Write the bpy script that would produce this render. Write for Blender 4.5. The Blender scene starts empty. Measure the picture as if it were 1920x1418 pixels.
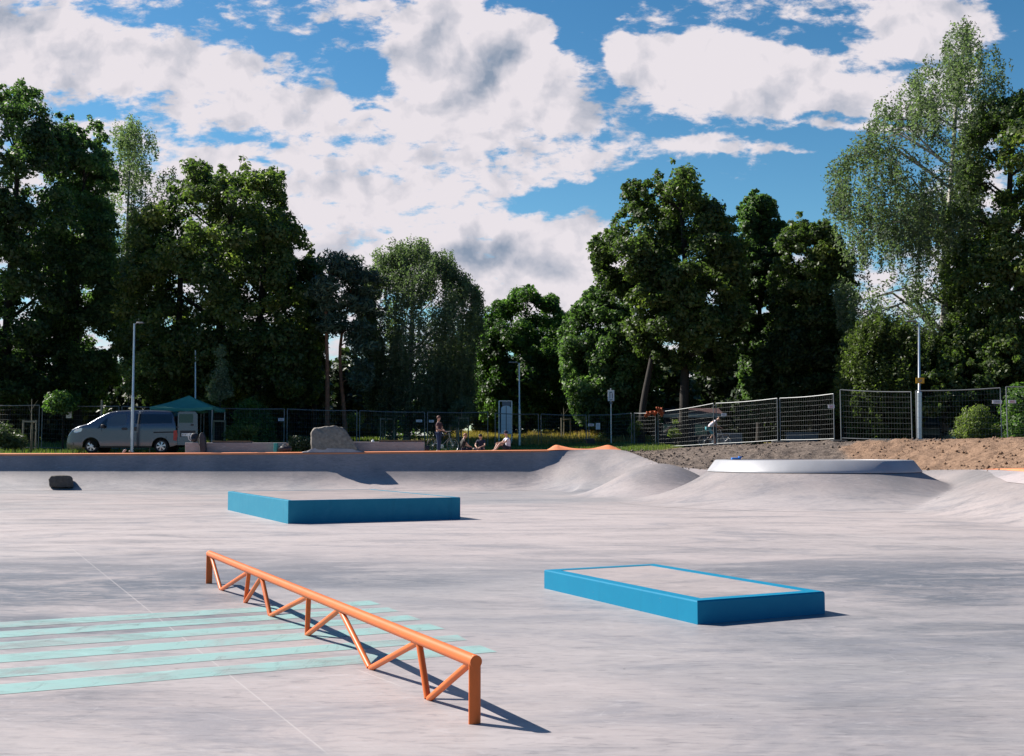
import bpy, bmesh, math, random
import numpy as np
from math import radians, sin, cos, tan, atan, atan2, sqrt, pi, degrees
from mathutils import Vector, Matrix

S = bpy.context.scene
C = S.collection
R = radians
# ------------------------------------------------------------------ camera
FPX = 2060.0            # focal length in photo pixels (photo is 1920 wide)
EYE = 1.40
TILT = atan((850 - 709) / FPX)
cam_d = bpy.data.cameras.new('camera')
cam = bpy.data.objects.new('camera', cam_d)
C.objects.link(cam)
cam_d.sensor_width = 36.0
cam_d.lens = 36.0 * FPX / 1920.0
cam_d.clip_start = 0.1
cam_d.clip_end = 4000
cam.location = (0, 0, EYE)
cam.rotation_euler = (R(90) + TILT, 0, 0)
S.camera = cam
# ------------------------------------------------------------------ sun and exposure
SUN_EL = R(40.5)
SUN_DIR = Vector((-cos(SUN_EL) * 0.908, cos(SUN_EL) * 0.419, sin(SUN_EL)))
sun_d = bpy.data.lights.new('sun', 'SUN')
sun_d.energy = 5.0
sun_d.angle = R(0.53)
sun_d.color = (1.0, 0.93, 0.86)
sun = bpy.data.objects.new('sun', sun_d)
C.objects.link(sun)
sun.rotation_euler = SUN_DIR.to_track_quat('Z', 'Y').to_euler()
sun.location = SUN_DIR * 80
S.view_settings.view_transform = 'Standard'
S.view_settings.look = 'None'
S.view_settings.exposure = 0.90
S.view_settings.gamma = 1.0


def ray(x, y):
    dx = (x - 960) / FPX
    dv = (709 - y) / FPX
    return np.array([dx, cos(TILT) - dv * sin(TILT), sin(TILT) + dv * cos(TILT)])


def W(x, y, Y):
    "world point on the ray of a photo pixel at distance Y"
    d = ray(x, y)
    d = d * (Y / d[1])
    return Vector((d[0], d[1], d[2] + EYE))


def G(x, y, z=0.0):
    d = ray(x, y)
    t = (z - EYE) / d[2]
    return Vector((d[0] * t, d[1] * t, z))


# ------------------------------------------------------------------ node helper
class NT:
    def __init__(self, tree):
        self.t = tree
        self.n = tree.nodes
        self.l = tree.links

    def node(self, typ, **kw):
        n = self.n.new(typ)
        for k, v in kw.items():
            setattr(n, k, v)
        return n

    def put(self, sock, v):
        if v is None:
            return
        if isinstance(v, bpy.types.NodeSocket):
            self.l.new(v, sock)
        else:
            if sock.type == 'RGBA' and len(v) == 3:
                v = (*v, 1)
            sock.default_value = v

    def math(self, op, a, b=None, c=None, clamp=False):
        n = self.node('ShaderNodeMath', operation=op, use_clamp=clamp)
        self.put(n.inputs[0], a)
        self.put(n.inputs[1], b)
        self.put(n.inputs[2], c)
        return n.outputs[0]

    def vmath(self, op, a, b=None, scale=None):
        n = self.node('ShaderNodeVectorMath', operation=op)
        self.put(n.inputs[0], a)
        self.put(n.inputs[1], b)
        if scale is not None:
            self.put(n.inputs['Scale'], scale)
        return n.outputs['Value'] if op in ('LENGTH', 'DOT_PRODUCT', 'DISTANCE') else n.outputs[0]

    def mix(self, f, a, b, blend='MIX'):
        n = self.node('ShaderNodeMix', data_type='RGBA', blend_type=blend)
        self.put(n.inputs[0], f)
        self.put(n.inputs[6], a)
        self.put(n.inputs[7], b)
        return n.outputs[2]

    def rng(self, v, a, b, c=0.0, d=1.0, smooth=True):
        n = self.node('ShaderNodeMapRange', interpolation_type='SMOOTHSTEP' if smooth else 'LINEAR')
        self.put(n.inputs[0], v)
        for i, q in enumerate((a, b, c, d)):
            self.put(n.inputs[1 + i], q)
        return n.outputs[0]

    def noise(self, vec, scale, detail=4, rough=0.55, dist=0.0, out=0):
        n = self.node('ShaderNodeTexNoise')
        self.put(n.inputs['Vector'], vec)
        n.inputs['Scale'].default_value = scale
        n.inputs['Detail'].default_value = detail
        n.inputs['Roughness'].default_value = rough
        n.inputs['Distortion'].default_value = dist
        return n.outputs[out]

    def mapping(self, vec, loc=(0, 0, 0), rot=(0, 0, 0), scale=(1, 1, 1), typ='POINT'):
        n = self.node('ShaderNodeMapping', vector_type=typ)
        self.put(n.inputs[0], vec)
        n.inputs[1].default_value = loc
        n.inputs[2].default_value = rot
        n.inputs[3].default_value = scale
        return n.outputs[0]


# ------------------------------------------------------------------ sky with clouds
w = bpy.data.worlds.new('World')
S.world = w
w.use_nodes = True
N = NT(w.node_tree)
N.n.clear()
tc = N.node('ShaderNodeTexCoord').outputs['Generated']
sky = N.node('ShaderNodeTexSky', sky_type='NISHITA', sun_disc=False)
sky.sun_elevation = SUN_EL
sky.sun_rotation = atan2(SUN_DIR.x, SUN_DIR.y)
sky.air_density = 1.0
sky.dust_density = 0.3
sky.ozone_density = 3.5
sep = N.node('ShaderNodeSeparateXYZ')
N.l.new(tc, sep.inputs[0])
sx, sy, sz = sep.outputs
ysafe = N.math('MAXIMUM', sy, 0.02)
u = N.math('DIVIDE', sx, ysafe)
v = N.math('DIVIDE', sz, ysafe)
cmb = N.node('ShaderNodeCombineXYZ')
N.l.new(u, cmb.inputs[0])
N.l.new(v, cmb.inputs[1])
uv = cmb.outputs[0]
# cloud layer coordinates: directions carried to a flat layer overhead
zl = N.math('ADD', N.math('MAXIMUM', sz, 0.0), 0.16)
cl = N.node('ShaderNodeCombineXYZ')
N.put(cl.inputs[0], N.math('DIVIDE', sx, zl))
N.put(cl.inputs[1], N.math('DIVIDE', sy, zl))
lay = cl.outputs[0]


def UV(px, py):
    d = ray(px, py)
    return d[0] / d[1], d[2] / d[1]


warp = N.noise(N.vmath('SCALE', uv, scale=1.0), 9.0, 5, 0.6, 0, out=1)
warpv = N.vmath('SCALE', N.vmath('SUBTRACT', warp, (0.5, 0.5, 0.5)), scale=0.055)
uvw = N.vmath('ADD', uv, warpv)


def ell(px, py, rx, ry, rot=0.0, soft=0.25, vec=None):
    a, b = UV(px, py)
    m = N.mapping(uvw if vec is None else vec, (a, b, 0), (0, 0, R(rot)), (rx / FPX, ry / FPX, 1), 'TEXTURE')
    ln = N.vmath('LENGTH', m)
    return N.rng(ln, 1.0 + soft, 1.0 - soft, 0, 1)


def add_ell(base, lst, sgn=1):
    for (px, py, rx, ry, rot, wgt, soft) in lst:
        base = N.math('MULTIPLY_ADD', ell(px, py, rx, ry, rot, soft), wgt * sgn, base)
    return base


dens = N.math('ADD', 0.55, 0.0)
# clear gaps (negative) and cloud masses (positive)
dens = add_ell(dens, [
    (430, 25, 380, 50, -7, 0.34, 0.5),
    (610, 112, 170, 36, -22, 0.42, 0.5),
    (688, 140, 44, 46, -30, 0.55, 0.4),
    (1085, 75, 62, 50, 0, 0.80, 0.4),
    (1010, 8, 140, 40, 0, 0.62, 0.5),
    (1300, 30, 300, 50, -5, 0.36, 0.5),
    (1110, 150, 34, 60, 10, 0.62, 0.4),
    (1215, 200, 85, 34, -22, 0.52, 0.5),
    (1560, 62, 95, 34, 5, 0.45, 0.5),
    (1920, 120, 70, 260, 0, 0.95, 0.35),
    (1640, 118, 130, 22, 5, 0.25, 0.4),
    (1400, 370, 330, 78, 2, 0.95, 0.35),
    (1640, 300, 180, 50, 0, 0.60, 0.5),
    (1070, 362, 120, 26, 8, 0.80, 0.5),
    (1010, 395, 55, 28, 0, 0.75, 0.5),
    (1230, 300, 150, 22, 6, 0.45, 0.5),
    (1520, 262, 200, 18, -3, 0.62, 0.5),
    (1600, 228, 120, 10, -1, 0.55, 0.5),
    (1430, 250, 180, 26, -6, 0.20, 0.5),
    (165, 218, 80, 16, -8, 0.34, 0.5),
    (400, 225, 160, 34, -14, 0.22, 0.6),
    (460, 253, 80, 12, -10, 0.28, 0.5),
    (700, 203, 36, 9, 0, 0.60, 0.5),
    (620, 378, 40, 7, 0, 0.25, 0.6),
    (830, 318, 50, 9, -5, 0.25, 0.6),
    (1500, 440, 260, 50, 0, 0.55, 0.5),
], -1)
dens = add_ell(dens, [
    (850, 105, 125, 120, 0, 0.80, 0.25),
    (985, 75, 62, 55, 0, 0.80, 0.25),
    (1040, 160, 80, 60, -10, 0.60, 0.35),
    (900, 215, 220, 60, 0, 0.45, 0.4),
    (1350, 130, 250, 72, -6, 0.70, 0.35),
    (1560, 175, 200, 52, -4, 0.50, 0.4),
    (1740, 60, 140, 55, 0, 0.80, 0.3),
    (1290, 95, 150, 40, 0, 0.25, 0.5),
    (1400, 268, 140, 15, -8, 0.65, 0.4),
    (1620, 245, 110, 14, -5, 0.35, 0.5),
    (1060, 445, 85, 55, -10, 0.70, 0.35),
    (1010, 520, 150, 80, 0, 0.40, 0.5),
    (250, 130, 330, 72, -12, 0.45, 0.4),
    (60, 60, 130, 90, 0, 0.45, 0.4),
    (640, 330, 420, 70, 0, 0.30, 0.5),
    (1100, 310, 70, 26, 0, 0.40, 0.5),
    (700, 420, 420, 110, 0, 0.22, 0.5),
    (870, 500, 300, 70, 0, 0.22, 0.5),
    (420, 150, 330, 60, -10, 0.22, 0.5),
    (700, 20, 110, 28, 0, 0.30, 0.5),
    (1570, 448, 30, 26, 0, 0.35, 0.5),
    (1400, 450, 40, 30, 0, 0.45, 0.5),
])
n_big = N.noise(N.mapping(lay, scale=(1, 1.25, 1)), 1.9, 7, 0.58)
n_fine = N.noise(N.mapping(uv, scale=(1, 1.9, 1)), 34.0, 6, 0.62, 0.3)
n_rip = N.noise(N.mapping(uv, scale=(1, 2.6, 1), rot=(0, 0, R(-14))), 16.0, 6, 0.6, 0.2)
dens = N.math('MULTIPLY_ADD', N.math('SUBTRACT', n_big, 0.5), 0.7, dens)
dens = N.math('MULTIPLY_ADD', N.math('SUBTRACT', n_fine, 0.5), 2.3, dens)
dens = N.math('MULTIPLY_ADD', N.math('SUBTRACT', n_rip, 0.5), 2.1, dens)
n_vf = N.noise(N.mapping(uv, scale=(1, 2.2, 1), rot=(0, 0, R(-10))), 90.0, 4, 0.6, 0.3)
dens = N.math('MULTIPLY_ADD', N.math('SUBTRACT', n_vf, 0.5), 0.8, dens)
front = N.rng(sy, 0.35, 0.75, 0, 1)
low = N.rng(sz, 0.52, 0.36, 0, 1)
dens = N.math('MULTIPLY_ADD', N.math('SUBTRACT', N.math('MULTIPLY', front, low), 1.0), 1.3, dens)
alpha = N.math('POWER', N.rng(dens, 0.02, 0.80, 0, 1), 1.25)
# cloud shading: relief from the layer's own thickness, grey undersides
n_r1 = N.noise(uvw, 11.0, 6, 0.5)
n_r2 = N.noise(N.vmath('ADD', uvw, (0.012, -0.016, 0)), 11.0, 6, 0.5)
relief = N.math('MULTIPLY', N.math('SUBTRACT', n_r1, n_r2), 4.2)
n_sh = N.noise(N.mapping(uv, loc=(3.1, 1.7, 0), scale=(1, 1.6, 1)), 6.5, 5, 0.55)
shade = N.rng(n_sh, 0.50, 0.80, 0.0, 0.45)
shade = add_ell(shade, [
    (850, 150, 105, 62, 10, 0.56, 0.7),
    (930, 120, 80, 42, 0, 0.34, 0.7),
    (45, 30, 80, 48, 0, 0.50, 0.6),
    (905, 470, 130, 26, 5, 0.55, 0.7),
    (960, 500, 170, 24, 0, 0.35, 0.7),
    (700, 480, 160, 30, 0, 0.22, 0.7),
])
shade = add_ell(shade, [
    (760, 110, 40, 60, 0, 0.3, 0.6),
    (900, 30, 110, 34, 0, 0.3, 0.6),
], -1)
shade = N.math('SUBTRACT', N.math('MULTIPLY', N.rng(shade, 0.0, 1.15, 0.0, 0.95), N.rng(n_r1, 0.32, 0.68, 1.1, 0.55)), relief, clamp=True)
K = 0.575 / 0.05       # world strength below
ccol = N.mix(shade, tuple(c * K for c in (0.76, 0.715, 0.755)), tuple(c * K for c in (0.24, 0.30, 0.40)))
hs = N.node('ShaderNodeHueSaturation')
hs.inputs['Saturation'].default_value = 1.22
hs.inputs['Value'].default_value = 1.0
N.l.new(sky.outputs[0], hs.inputs['Color'])
skyc = N.mix(1.0, hs.outputs[0], (1.0, 1.30, 1.24), 'MULTIPLY')
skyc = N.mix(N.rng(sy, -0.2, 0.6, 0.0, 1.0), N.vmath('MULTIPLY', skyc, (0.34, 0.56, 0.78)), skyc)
skyc = N.mix(N.rng(sz, 0.42, 0.12, 0.0, 0.30), skyc, N.vmath('MULTIPLY', skyc, (1.9, 1.5, 1.25)))
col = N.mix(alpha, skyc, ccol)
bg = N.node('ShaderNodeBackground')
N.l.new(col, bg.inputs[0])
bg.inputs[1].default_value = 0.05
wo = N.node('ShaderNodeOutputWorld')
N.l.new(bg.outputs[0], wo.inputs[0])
w.cycles.sampling_method = 'MANUAL'
w.cycles.sample_map_resolution = 512

# ------------------------------------------------------------------ materials
MATS = {}


def material(name, color, rough=0.6, metal=0.0, spec=0.5, var=0.0, vscale=8.0, bump=0.0, bscale=40.0, trans=0.0, alpha=1.0):
    m = bpy.data.materials.new(name)
    m.use_nodes = True
    t = NT(m.node_tree)
    p = t.n['Principled BSDF']
    p.inputs['Roughness'].default_value = rough
    p.inputs['Metallic'].default_value = metal
    p.inputs['Specular IOR Level'].default_value = spec
    if trans:
        p.inputs['Transmission Weight'].default_value = trans
    if alpha < 1:
        p.inputs['Alpha'].default_value = alpha
    pos = t.node('ShaderNodeTexCoord').outputs['Object']
    if var:
        n = t.noise(pos, vscale, 5, 0.6)
        f = t.rng(n, 0.3, 0.7, 1 - var, 1 + var * 0.6, smooth=False)
        c = t.vmath('SCALE', color, scale=f)
        t.l.new(c, p.inputs['Base Color'])
    else:
        p.inputs['Base Color'].default_value = (*color, 1)
    if bump:
        b = t.node('ShaderNodeBump')
        b.inputs['Strength'].default_value = bump
        b.inputs['Distance'].default_value = 0.02
        t.l.new(t.noise(pos, bscale, 5, 0.6), b.inputs['Height'])
        t.l.new(b.outputs[0], p.inputs['Normal'])
    MATS[name] = m
    return m


def line_mask(t, P, a, b, wd, soft=0.6):
    "thin scratch or joint between two ground points"
    a = Vector(a[:2])
    b = Vector(b[:2])
    L = (b - a).length
    ang = atan2(b.y - a.y, b.x - a.x)
    q = t.mapping(P, (a.x, a.y, 0), (0, 0, ang), (1, 1, 1), 'TEXTURE')
    s = t.node('ShaderNodeSeparateXYZ')
    t.l.new(q, s.inputs[0])
    d = t.math('ABSOLUTE', s.outputs[1])
    m = t.rng(d, wd, wd * (1 - soft), 0, 1)
    e = t.math('ABSOLUTE', t.math('SUBTRACT', s.outputs[0], L / 2))
    return t.math('MULTIPLY', m, t.rng(e, L / 2, L / 2 - 0.15, 0, 1))


def concrete(name, floor=False, tint=(1, 1, 1), light=1.0):
    m = bpy.data.materials.new(name)
    m.use_nodes = True
    t = NT(m.node_tree)
    p = t.n['Principled BSDF']
    P = t.node('ShaderNodeNewGeometry').outputs['Position']
    warm = (0.385, 0.333, 0.320)
    grey = (0.288, 0.276, 0.277)
    dark = (0.112, 0.124, 0.146)
    n1 = t.noise(t.mapping(P, scale=(0.55, 1, 1), rot=(0, 0, R(8))), 0.16, 4, 0.5, 0.6)
    n2 = t.noise(t.mapping(P, scale=(0.35, 1, 1), rot=(0, 0, R(5))), 1.3, 8, 0.66, 0.8)
    n3 = t.noise(t.mapping(P, scale=(0.5, 1, 1), rot=(0, 0, R(-18))), 7.0, 7, 0.65, 1.2)
    n4 = t.noise(P, 46.0, 4, 0.7)
    f1 = t.rng(n1, 0.36, 0.62)
    c = t.mix(f1, warm, grey)
    if True:
        # broad blue grey fields of the second pour, placed where the slab has them
        reg = t.math('ADD', 0.0, 0.0)
        for (px, py, rx, ry, rot, wg) in FIELDS:
            g = G(px, py)
            q = t.mapping(t.vmath('ADD', P, t.vmath('SCALE', t.vmath('SUBTRACT', t.noise(P, 0.5, 5, 0.6, 0, out=1), (0.5, 0.5, 0.5)), scale=2.2)),
                          (g.x, g.y, 0), (0, 0, R(rot)), (rx, ry, 100), 'TEXTURE')
            zone = t.rng(t.vmath('LENGTH', q), 1.35, 0.55)
            if py > 1025 or px < 1200:
                l0, l1 = (G(0, 1048), G(1335, 999)) if px < 1200 else (G(1300, 1060), G(1920, 1030))
                dd = (l1 - l0).normalized()
                nn = Vector((-dd.y, dd.x, 0))
                dist_ = t.math('SUBTRACT', t.vmath('DOT_PRODUCT', P, tuple(nn)), nn.dot(l0))
                dist_ = t.math('MULTIPLY_ADD', t.math('SUBTRACT', n2, 0.5), 0.9, dist_)
                zone = t.math('MULTIPLY', zone, t.rng(dist_, 0.14, -0.10))
            reg = t.math('MULTIPLY_ADD', zone, wg, reg)
        fd = t.math('MULTIPLY', reg, t.math('MULTIPLY', t.rng(n2, 0.28, 0.66, 0.25, 1.15), t.rng(n3, 0.36, 0.62, 0.55, 1.15)), clamp=True)
    c = t.mix(fd, c, dark)
    # paler parts of the slab
    for (px, py, rx, ry, wg) in ((820, 985, 13.0, 8.5, 0.75), (1450, 965, 9.0, 6.0, 0.5), (640, 1330, 1.6, 1.2, 0.12), (300, 900, 26.0, 6.0, 0.6), (1020, 1240, 1.8, 1.6, 0.15)):
        g = G(px, py)
        q = t.mapping(t.vmath('ADD', P, t.vmath('SCALE', t.vmath('SUBTRACT', t.noise(P, 0.6, 5, 0.6, 0, out=1), (0.5, 0.5, 0.5)), scale=2.0)),
                      (g.x, g.y, 0), (0, 0, 0), (rx, ry, 100), 'TEXTURE')
        c = t.mix(t.math('MULTIPLY', t.rng(t.vmath('LENGTH', q), 1.2, 0.6), wg), c, (0.43, 0.375, 0.358))
    n8 = t.noise(t.mapping(P, scale=(0.45, 1, 1), rot=(0, 0, R(20))), 0.75, 8, 0.72, 1.6)
    c = t.mix(t.math('MULTIPLY', t.rng(n8, 0.48, 0.64), 0.52), c, (0.175, 0.178, 0.20))
    c = t.mix(t.math('MULTIPLY', t.rng(n8, 0.46, 0.34), 0.35), c, (0.43, 0.385, 0.375))
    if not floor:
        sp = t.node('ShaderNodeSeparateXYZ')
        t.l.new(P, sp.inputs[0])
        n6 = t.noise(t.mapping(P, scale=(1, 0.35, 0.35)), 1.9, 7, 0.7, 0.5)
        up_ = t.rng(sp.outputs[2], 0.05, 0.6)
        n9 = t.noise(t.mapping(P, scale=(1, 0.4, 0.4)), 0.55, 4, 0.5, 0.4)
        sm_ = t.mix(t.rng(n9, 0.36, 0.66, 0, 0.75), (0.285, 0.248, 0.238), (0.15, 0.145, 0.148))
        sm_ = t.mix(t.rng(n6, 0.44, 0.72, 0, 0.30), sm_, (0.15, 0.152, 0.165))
        c = t.mix(t.math('MULTIPLY', up_, 0.82), c, sm_)  # stain tones plus flank shading painted into the colour, darker with height
    # trowel smears
    c = t.mix(t.math('MULTIPLY', t.rng(n2, 0.52, 0.72), 0.40), c, (0.165, 0.165, 0.178))
    c = t.mix(t.math('MULTIPLY', t.rng(n3, 0.56, 0.74), 0.34), c, (0.47, 0.44, 0.44))
    c = t.mix(t.math('MULTIPLY', t.rng(n3, 0.46, 0.28), 0.30), c, (0.13, 0.128, 0.138))
    n7 = t.noise(t.mapping(P, scale=(0.22, 1, 1), rot=(0, 0, R(12))), 22.0, 6, 0.7, 0.6)
    c = t.mix(t.math('MULTIPLY', t.rng(n7, 0.50, 0.68), t.rng(n2, 0.3, 0.65, 0.22, 0.62)), c, (0.13, 0.128, 0.138))
    c = t.mix(t.math('MULTIPLY', t.rng(n7, 0.46, 0.30), 0.28), c, (0.46, 0.43, 0.43))
    c = t.mix(t.math('MULTIPLY', t.rng(n4, 0.60, 0.75), 0.12), c, (0.52, 0.50, 0.48))
    # swirled float marks: thin pale arcs
    for (px, py, sc, rr) in ([(1840, 1100, 5.5, 1.7), (1380, 1015, 4.0, 1.5), (700, 1290, 6.0, 0.9), (760, 1030, 5.0, 2.0), (120, 1330, 7.0, 0.8), (1600, 1230, 6.0, 1.0), (1700, 975, 3.0, 2.2), (1250, 1330, 8.0, 0.6)] if floor else []):
        g = G(px, py)
        q = t.vmath('SUBTRACT', t.vmath('ADD', P, t.vmath('SCALE', t.noise(P, 2.0, 3, 0.5, 0, out=1), scale=0.22)), tuple(g))
        wv = t.node('ShaderNodeTexWave', wave_type='RINGS', rings_direction='SPHERICAL')
        t.l.new(q, wv.inputs[0])
        wv.inputs['Scale'].default_value = sc * 0.35
        wv.inputs['Distortion'].default_value = 2.0
        wv.inputs['Detail'].default_value = 3
        mk = t.math('MULTIPLY', t.rng(wv.outputs['Fac'], 0.965, 1.0), t.rng(t.vmath('LENGTH', q), rr, rr * 0.4))
        c = t.mix(t.math('MULTIPLY', mk, t.rng(n3, 0.45, 0.65, 0, 0.22)), c, (0.50, 0.47, 0.47))
    if floor:
        rs_ = random.Random(21)
        for q in range(9):
            px, py = rs_.uniform(80, 1880), rs_.uniform(1000, 1400)
            g = G(px, py)
            a_, l_ = rs_.uniform(-0.9, 0.9), rs_.uniform(0.25, 1.1) * g.y / 8
            k = line_mask(t, t.vmath('ADD', P, t.vmath('SCALE', t.noise(P, 1.1, 2, 0.5, 0, out=1), scale=0.5)), (g.x + .25, g.y + .25), (g.x + .25 + l_ * cos(a_), g.y + .25 + l_ * sin(a_)), 0.0035 * g.y / 5)
            c = t.mix(t.math('MULTIPLY', k, t.rng(n3, 0.42, 0.6, 0.0, 0.35)), c, (0.50, 0.47, 0.47) if q % 3 else (0.14, 0.14, 0.15))
        ms = None
        for a, b, wd in JOINTS:
            k = line_mask(t, P, a, b, wd)
            ms = k if ms is None else t.math('MAXIMUM', ms, k)
        c = t.mix(t.math('MULTIPLY', ms, t.rng(n2, 0.3, 0.6, 0.25, 0.6)), c, (0.48, 0.45, 0.43))
        n5 = t.noise(P, 9.0, 2, 0.5)
        spk = t.math('MULTIPLY', t.rng(n5, 0.765, 0.79), 0.7)
        c = t.mix(spk, c, (0.08, 0.075, 0.07))
    if light != 1.0 or tint != (1, 1, 1):
        c = t.vmath('MULTIPLY', c, tuple(q * light for q in tint))
    t.l.new(c, p.inputs['Base Color'])
    rg = t.rng(n2, 0.3, 0.7, 0.62, 0.42)
    t.l.new(rg, p.inputs['Roughness'])
    p.inputs['Specular IOR Level'].default_value = 0.35
    b = t.node('ShaderNodeBump')
    b.inputs['Strength'].default_value = 0.18 if floor else 0.06
    b.inputs['Distance'].default_value = 0.01
    t.l.new(t.math('ADD', n3, t.math('MULTIPLY', n4, 0.4)), b.inputs['Height'])
    t.l.new(b.outputs[0], p.inputs['Normal'])
    MATS[name] = m
    return m


FIELDS = [  # blue grey patches: photo pixel, half sizes in metres, turn, weight
    (150, 1070, 3.8, 2.6, 10, 1.0),
    (700, 1050, 5.0, 2.4, 5, 0.75),
    (620, 1090, 2.0, 0.9, 10, 0.35),
    (1150, 1010, 4.0, 2.6, 0, 0.55),
    (1480, 1065, 3.4, 1.5, 5, 0.75),
    (1800, 1080, 3.2, 3.0, 0, 0.95),
    (1800, 1190, 2.0, 1.2, 0, 0.62),
    (1400, 1290, 1.6, 0.5, 20, 0.25),
    (60, 1150, 2.4, 1.8, 15, 0.8),
    (120, 1340, 1.2, 0.7, 10, 0.4),
    (1820, 1340, 1.1, 0.5, 0, 0.32),
    (1300, 980, 6.0, 1.2, 5, 0.3),
]
JOINTS = [
    (G(130, 1025), G(620, 1418), 0.007),
    (G(-200, 1005), G(900, 985), 0.02),
    (G(1560, 1000), G(1980, 1046), 0.03),
    (G(660, 1252), G(760, 1290), 0.008),
    (G(1250, 955), G(1900, 975), 0.03),
]
concrete('concrete_floor', True)
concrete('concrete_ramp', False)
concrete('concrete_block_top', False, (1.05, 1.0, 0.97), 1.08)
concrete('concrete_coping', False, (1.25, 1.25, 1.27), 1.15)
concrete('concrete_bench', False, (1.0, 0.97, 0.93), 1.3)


def leaf_mat(name, c1, c2, c3, trans=0.48, rough=0.5):
    m = bpy.data.materials.new(name)
    m.use_nodes = True
    t = NT(m.node_tree)
    p = t.n['Principled BSDF']
    a = t.node('ShaderNodeAttribute', attribute_name='v')
    v = a.outputs['Fac']
    col = t.mix(t.rng(v, 0.0, 0.55), c1, c2)
    col = t.mix(t.rng(v, 0.6, 1.0), col, c3)
    t.l.new(col, p.inputs['Base Color'])
    p.inputs['Roughness'].default_value = rough
    p.inputs['Specular IOR Level'].default_value = 0.4
    tr = t.node('ShaderNodeBsdfTranslucent')
    t.l.new(t.vmath('MULTIPLY', col, (1.55, 1.9, 0.85)), tr.inputs[0])
    mx = t.node('ShaderNodeMixShader')
    mx.inputs[0].default_value = trans
    t.l.new(p.outputs[0], mx.inputs[1])
    t.l.new(tr.outputs[0], mx.inputs[2])
    t.l.new(mx.outputs[0], t.n['Material Output'].inputs[0])
    MATS[name] = m


leaf_mat('maple_leaf', (0.040, 0.064, 0.022), (0.085, 0.122, 0.038), (0.19, 0.215, 0.062))
leaf_mat('ash_leaf', (0.034, 0.060, 0.026), (0.075, 0.125, 0.045), (0.15, 0.235, 0.085))
leaf_mat('birch_leaf', (0.065, 0.090, 0.054), (0.12, 0.155, 0.095), (0.20, 0.245, 0.155), 0.45, 0.7)
leaf_mat('fresh_leaf', (0.034, 0.070, 0.020), (0.080, 0.145, 0.038), (0.155, 0.245, 0.065))
leaf_mat('pale_leaf', (0.07, 0.095, 0.03), (0.15, 0.19, 0.056), (0.27, 0.30, 0.11))
leaf_mat('pine_needle', (0.034, 0.062, 0.044), (0.075, 0.12, 0.078), (0.15, 0.20, 0.12), 0.12)
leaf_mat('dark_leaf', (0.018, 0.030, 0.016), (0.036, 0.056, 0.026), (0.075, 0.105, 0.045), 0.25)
leaf_mat('flower_yellow', (0.30, 0.32, 0.03), (0.45, 0.42, 0.04), (0.6, 0.55, 0.1))
leaf_mat('grass_blade', (0.10, 0.12, 0.025), (0.28, 0.22, 0.06), (0.50, 0.34, 0.11), 0.25)
leaf_mat('grass_green', (0.05, 0.085, 0.02), (0.11, 0.16, 0.035), (0.22, 0.25, 0.07), 0.25)
material('bark_dark', (0.026, 0.022, 0.018), 0.9, var=0.4, bump=0.6)
material('bark_pine', (0.21, 0.105, 0.062), 0.9, var=0.4, bump=0.6)
material('galvanised', (0.52, 0.55, 0.57), 0.38, 0.75, var=0.15, vscale=3)
material('fence_steel', (0.22, 0.235, 0.235), 0.5, 0.4, var=0.15, vscale=3)
material('lamp_head', (0.20, 0.21, 0.22), 0.4, 0.4)
material('rail_orange', (0.62, 0.135, 0.022), 0.45, spec=0.35, var=0.12, vscale=5)
material('coping_orange', (0.66, 0.23, 0.10), 0.55, var=0.15, vscale=1.5)
material('wood_pale', (0.30, 0.27, 0.19), 0.85, var=0.3)
material('wood_brown', (0.10, 0.07, 0.04), 0.8, var=0.3)
material('rubber_black', (0.012, 0.012, 0.013), 0.75)
material('plastic_black', (0.02, 0.02, 0.024), 0.55)
material('foot_block', (0.05, 0.05, 0.05), 0.9, var=0.2)
material('van_paint', (0.125, 0.14, 0.165), 0.24, 0.75, spec=0.5)
material('car_paint', (0.06, 0.09, 0.10), 0.25, 0.6)
material('glass_dark', (0.012, 0.016, 0.022), 0.06, 0.0, spec=0.8)
material('glass_side', (0.05, 0.07, 0.085), 0.05, 0.0, spec=1.0)
material('rim_silver', (0.6, 0.61, 0.63), 0.3, 0.8)
material('lamp_clear', (0.72, 0.78, 0.82), 0.12, 0.3)
material('lamp_red', (0.45, 0.02, 0.015), 0.2)
material('plate_white', (0.75, 0.75, 0.72), 0.4)
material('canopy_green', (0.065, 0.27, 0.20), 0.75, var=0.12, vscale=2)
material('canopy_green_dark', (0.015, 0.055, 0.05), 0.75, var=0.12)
material('white_metal', (0.62, 0.62, 0.60), 0.45)
material('sign_white', (0.74, 0.75, 0.76), 0.5)
material('sign_grey', (0.15, 0.17, 0.20), 0.5)
material('sign_yellow', (0.70, 0.36, 0.02), 0.5, var=0.25, vscale=30)
material('sign_red', (0.60, 0.10, 0.06), 0.5)
material('panel_blue', (0.50, 0.62, 0.68), 0.25, spec=0.6, var=0.08, vscale=2)
material('steel_band', (0.33, 0.335, 0.35), 0.5, 0.10, var=0.12, vscale=1.2)
material('granite', (0.20, 0.182, 0.158), 0.9, var=0.35, vscale=9, bump=0.9, bscale=14)
material('dark_stone', (0.075, 0.068, 0.06), 0.9, var=0.35, vscale=12, bump=0.9, bscale=20)
material('cloth_orange', (0.42, 0.10, 0.035), 0.8, var=0.2)
material('roof_red', (0.045, 0.011, 0.010), 0.8, var=0.3, vscale=1.5)
material('roof_pink', (0.36, 0.24, 0.22), 0.7, var=0.2)
material('wall_blue', (0.028, 0.035, 0.055), 0.8, var=0.2)
material('wall_dark', (0.035, 0.038, 0.038), 0.85, var=0.2)
material('fascia_white', (0.62, 0.62, 0.62), 0.6)
material('cabinet_grey', (0.13, 0.14, 0.15), 0.6, var=0.15)
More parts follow.
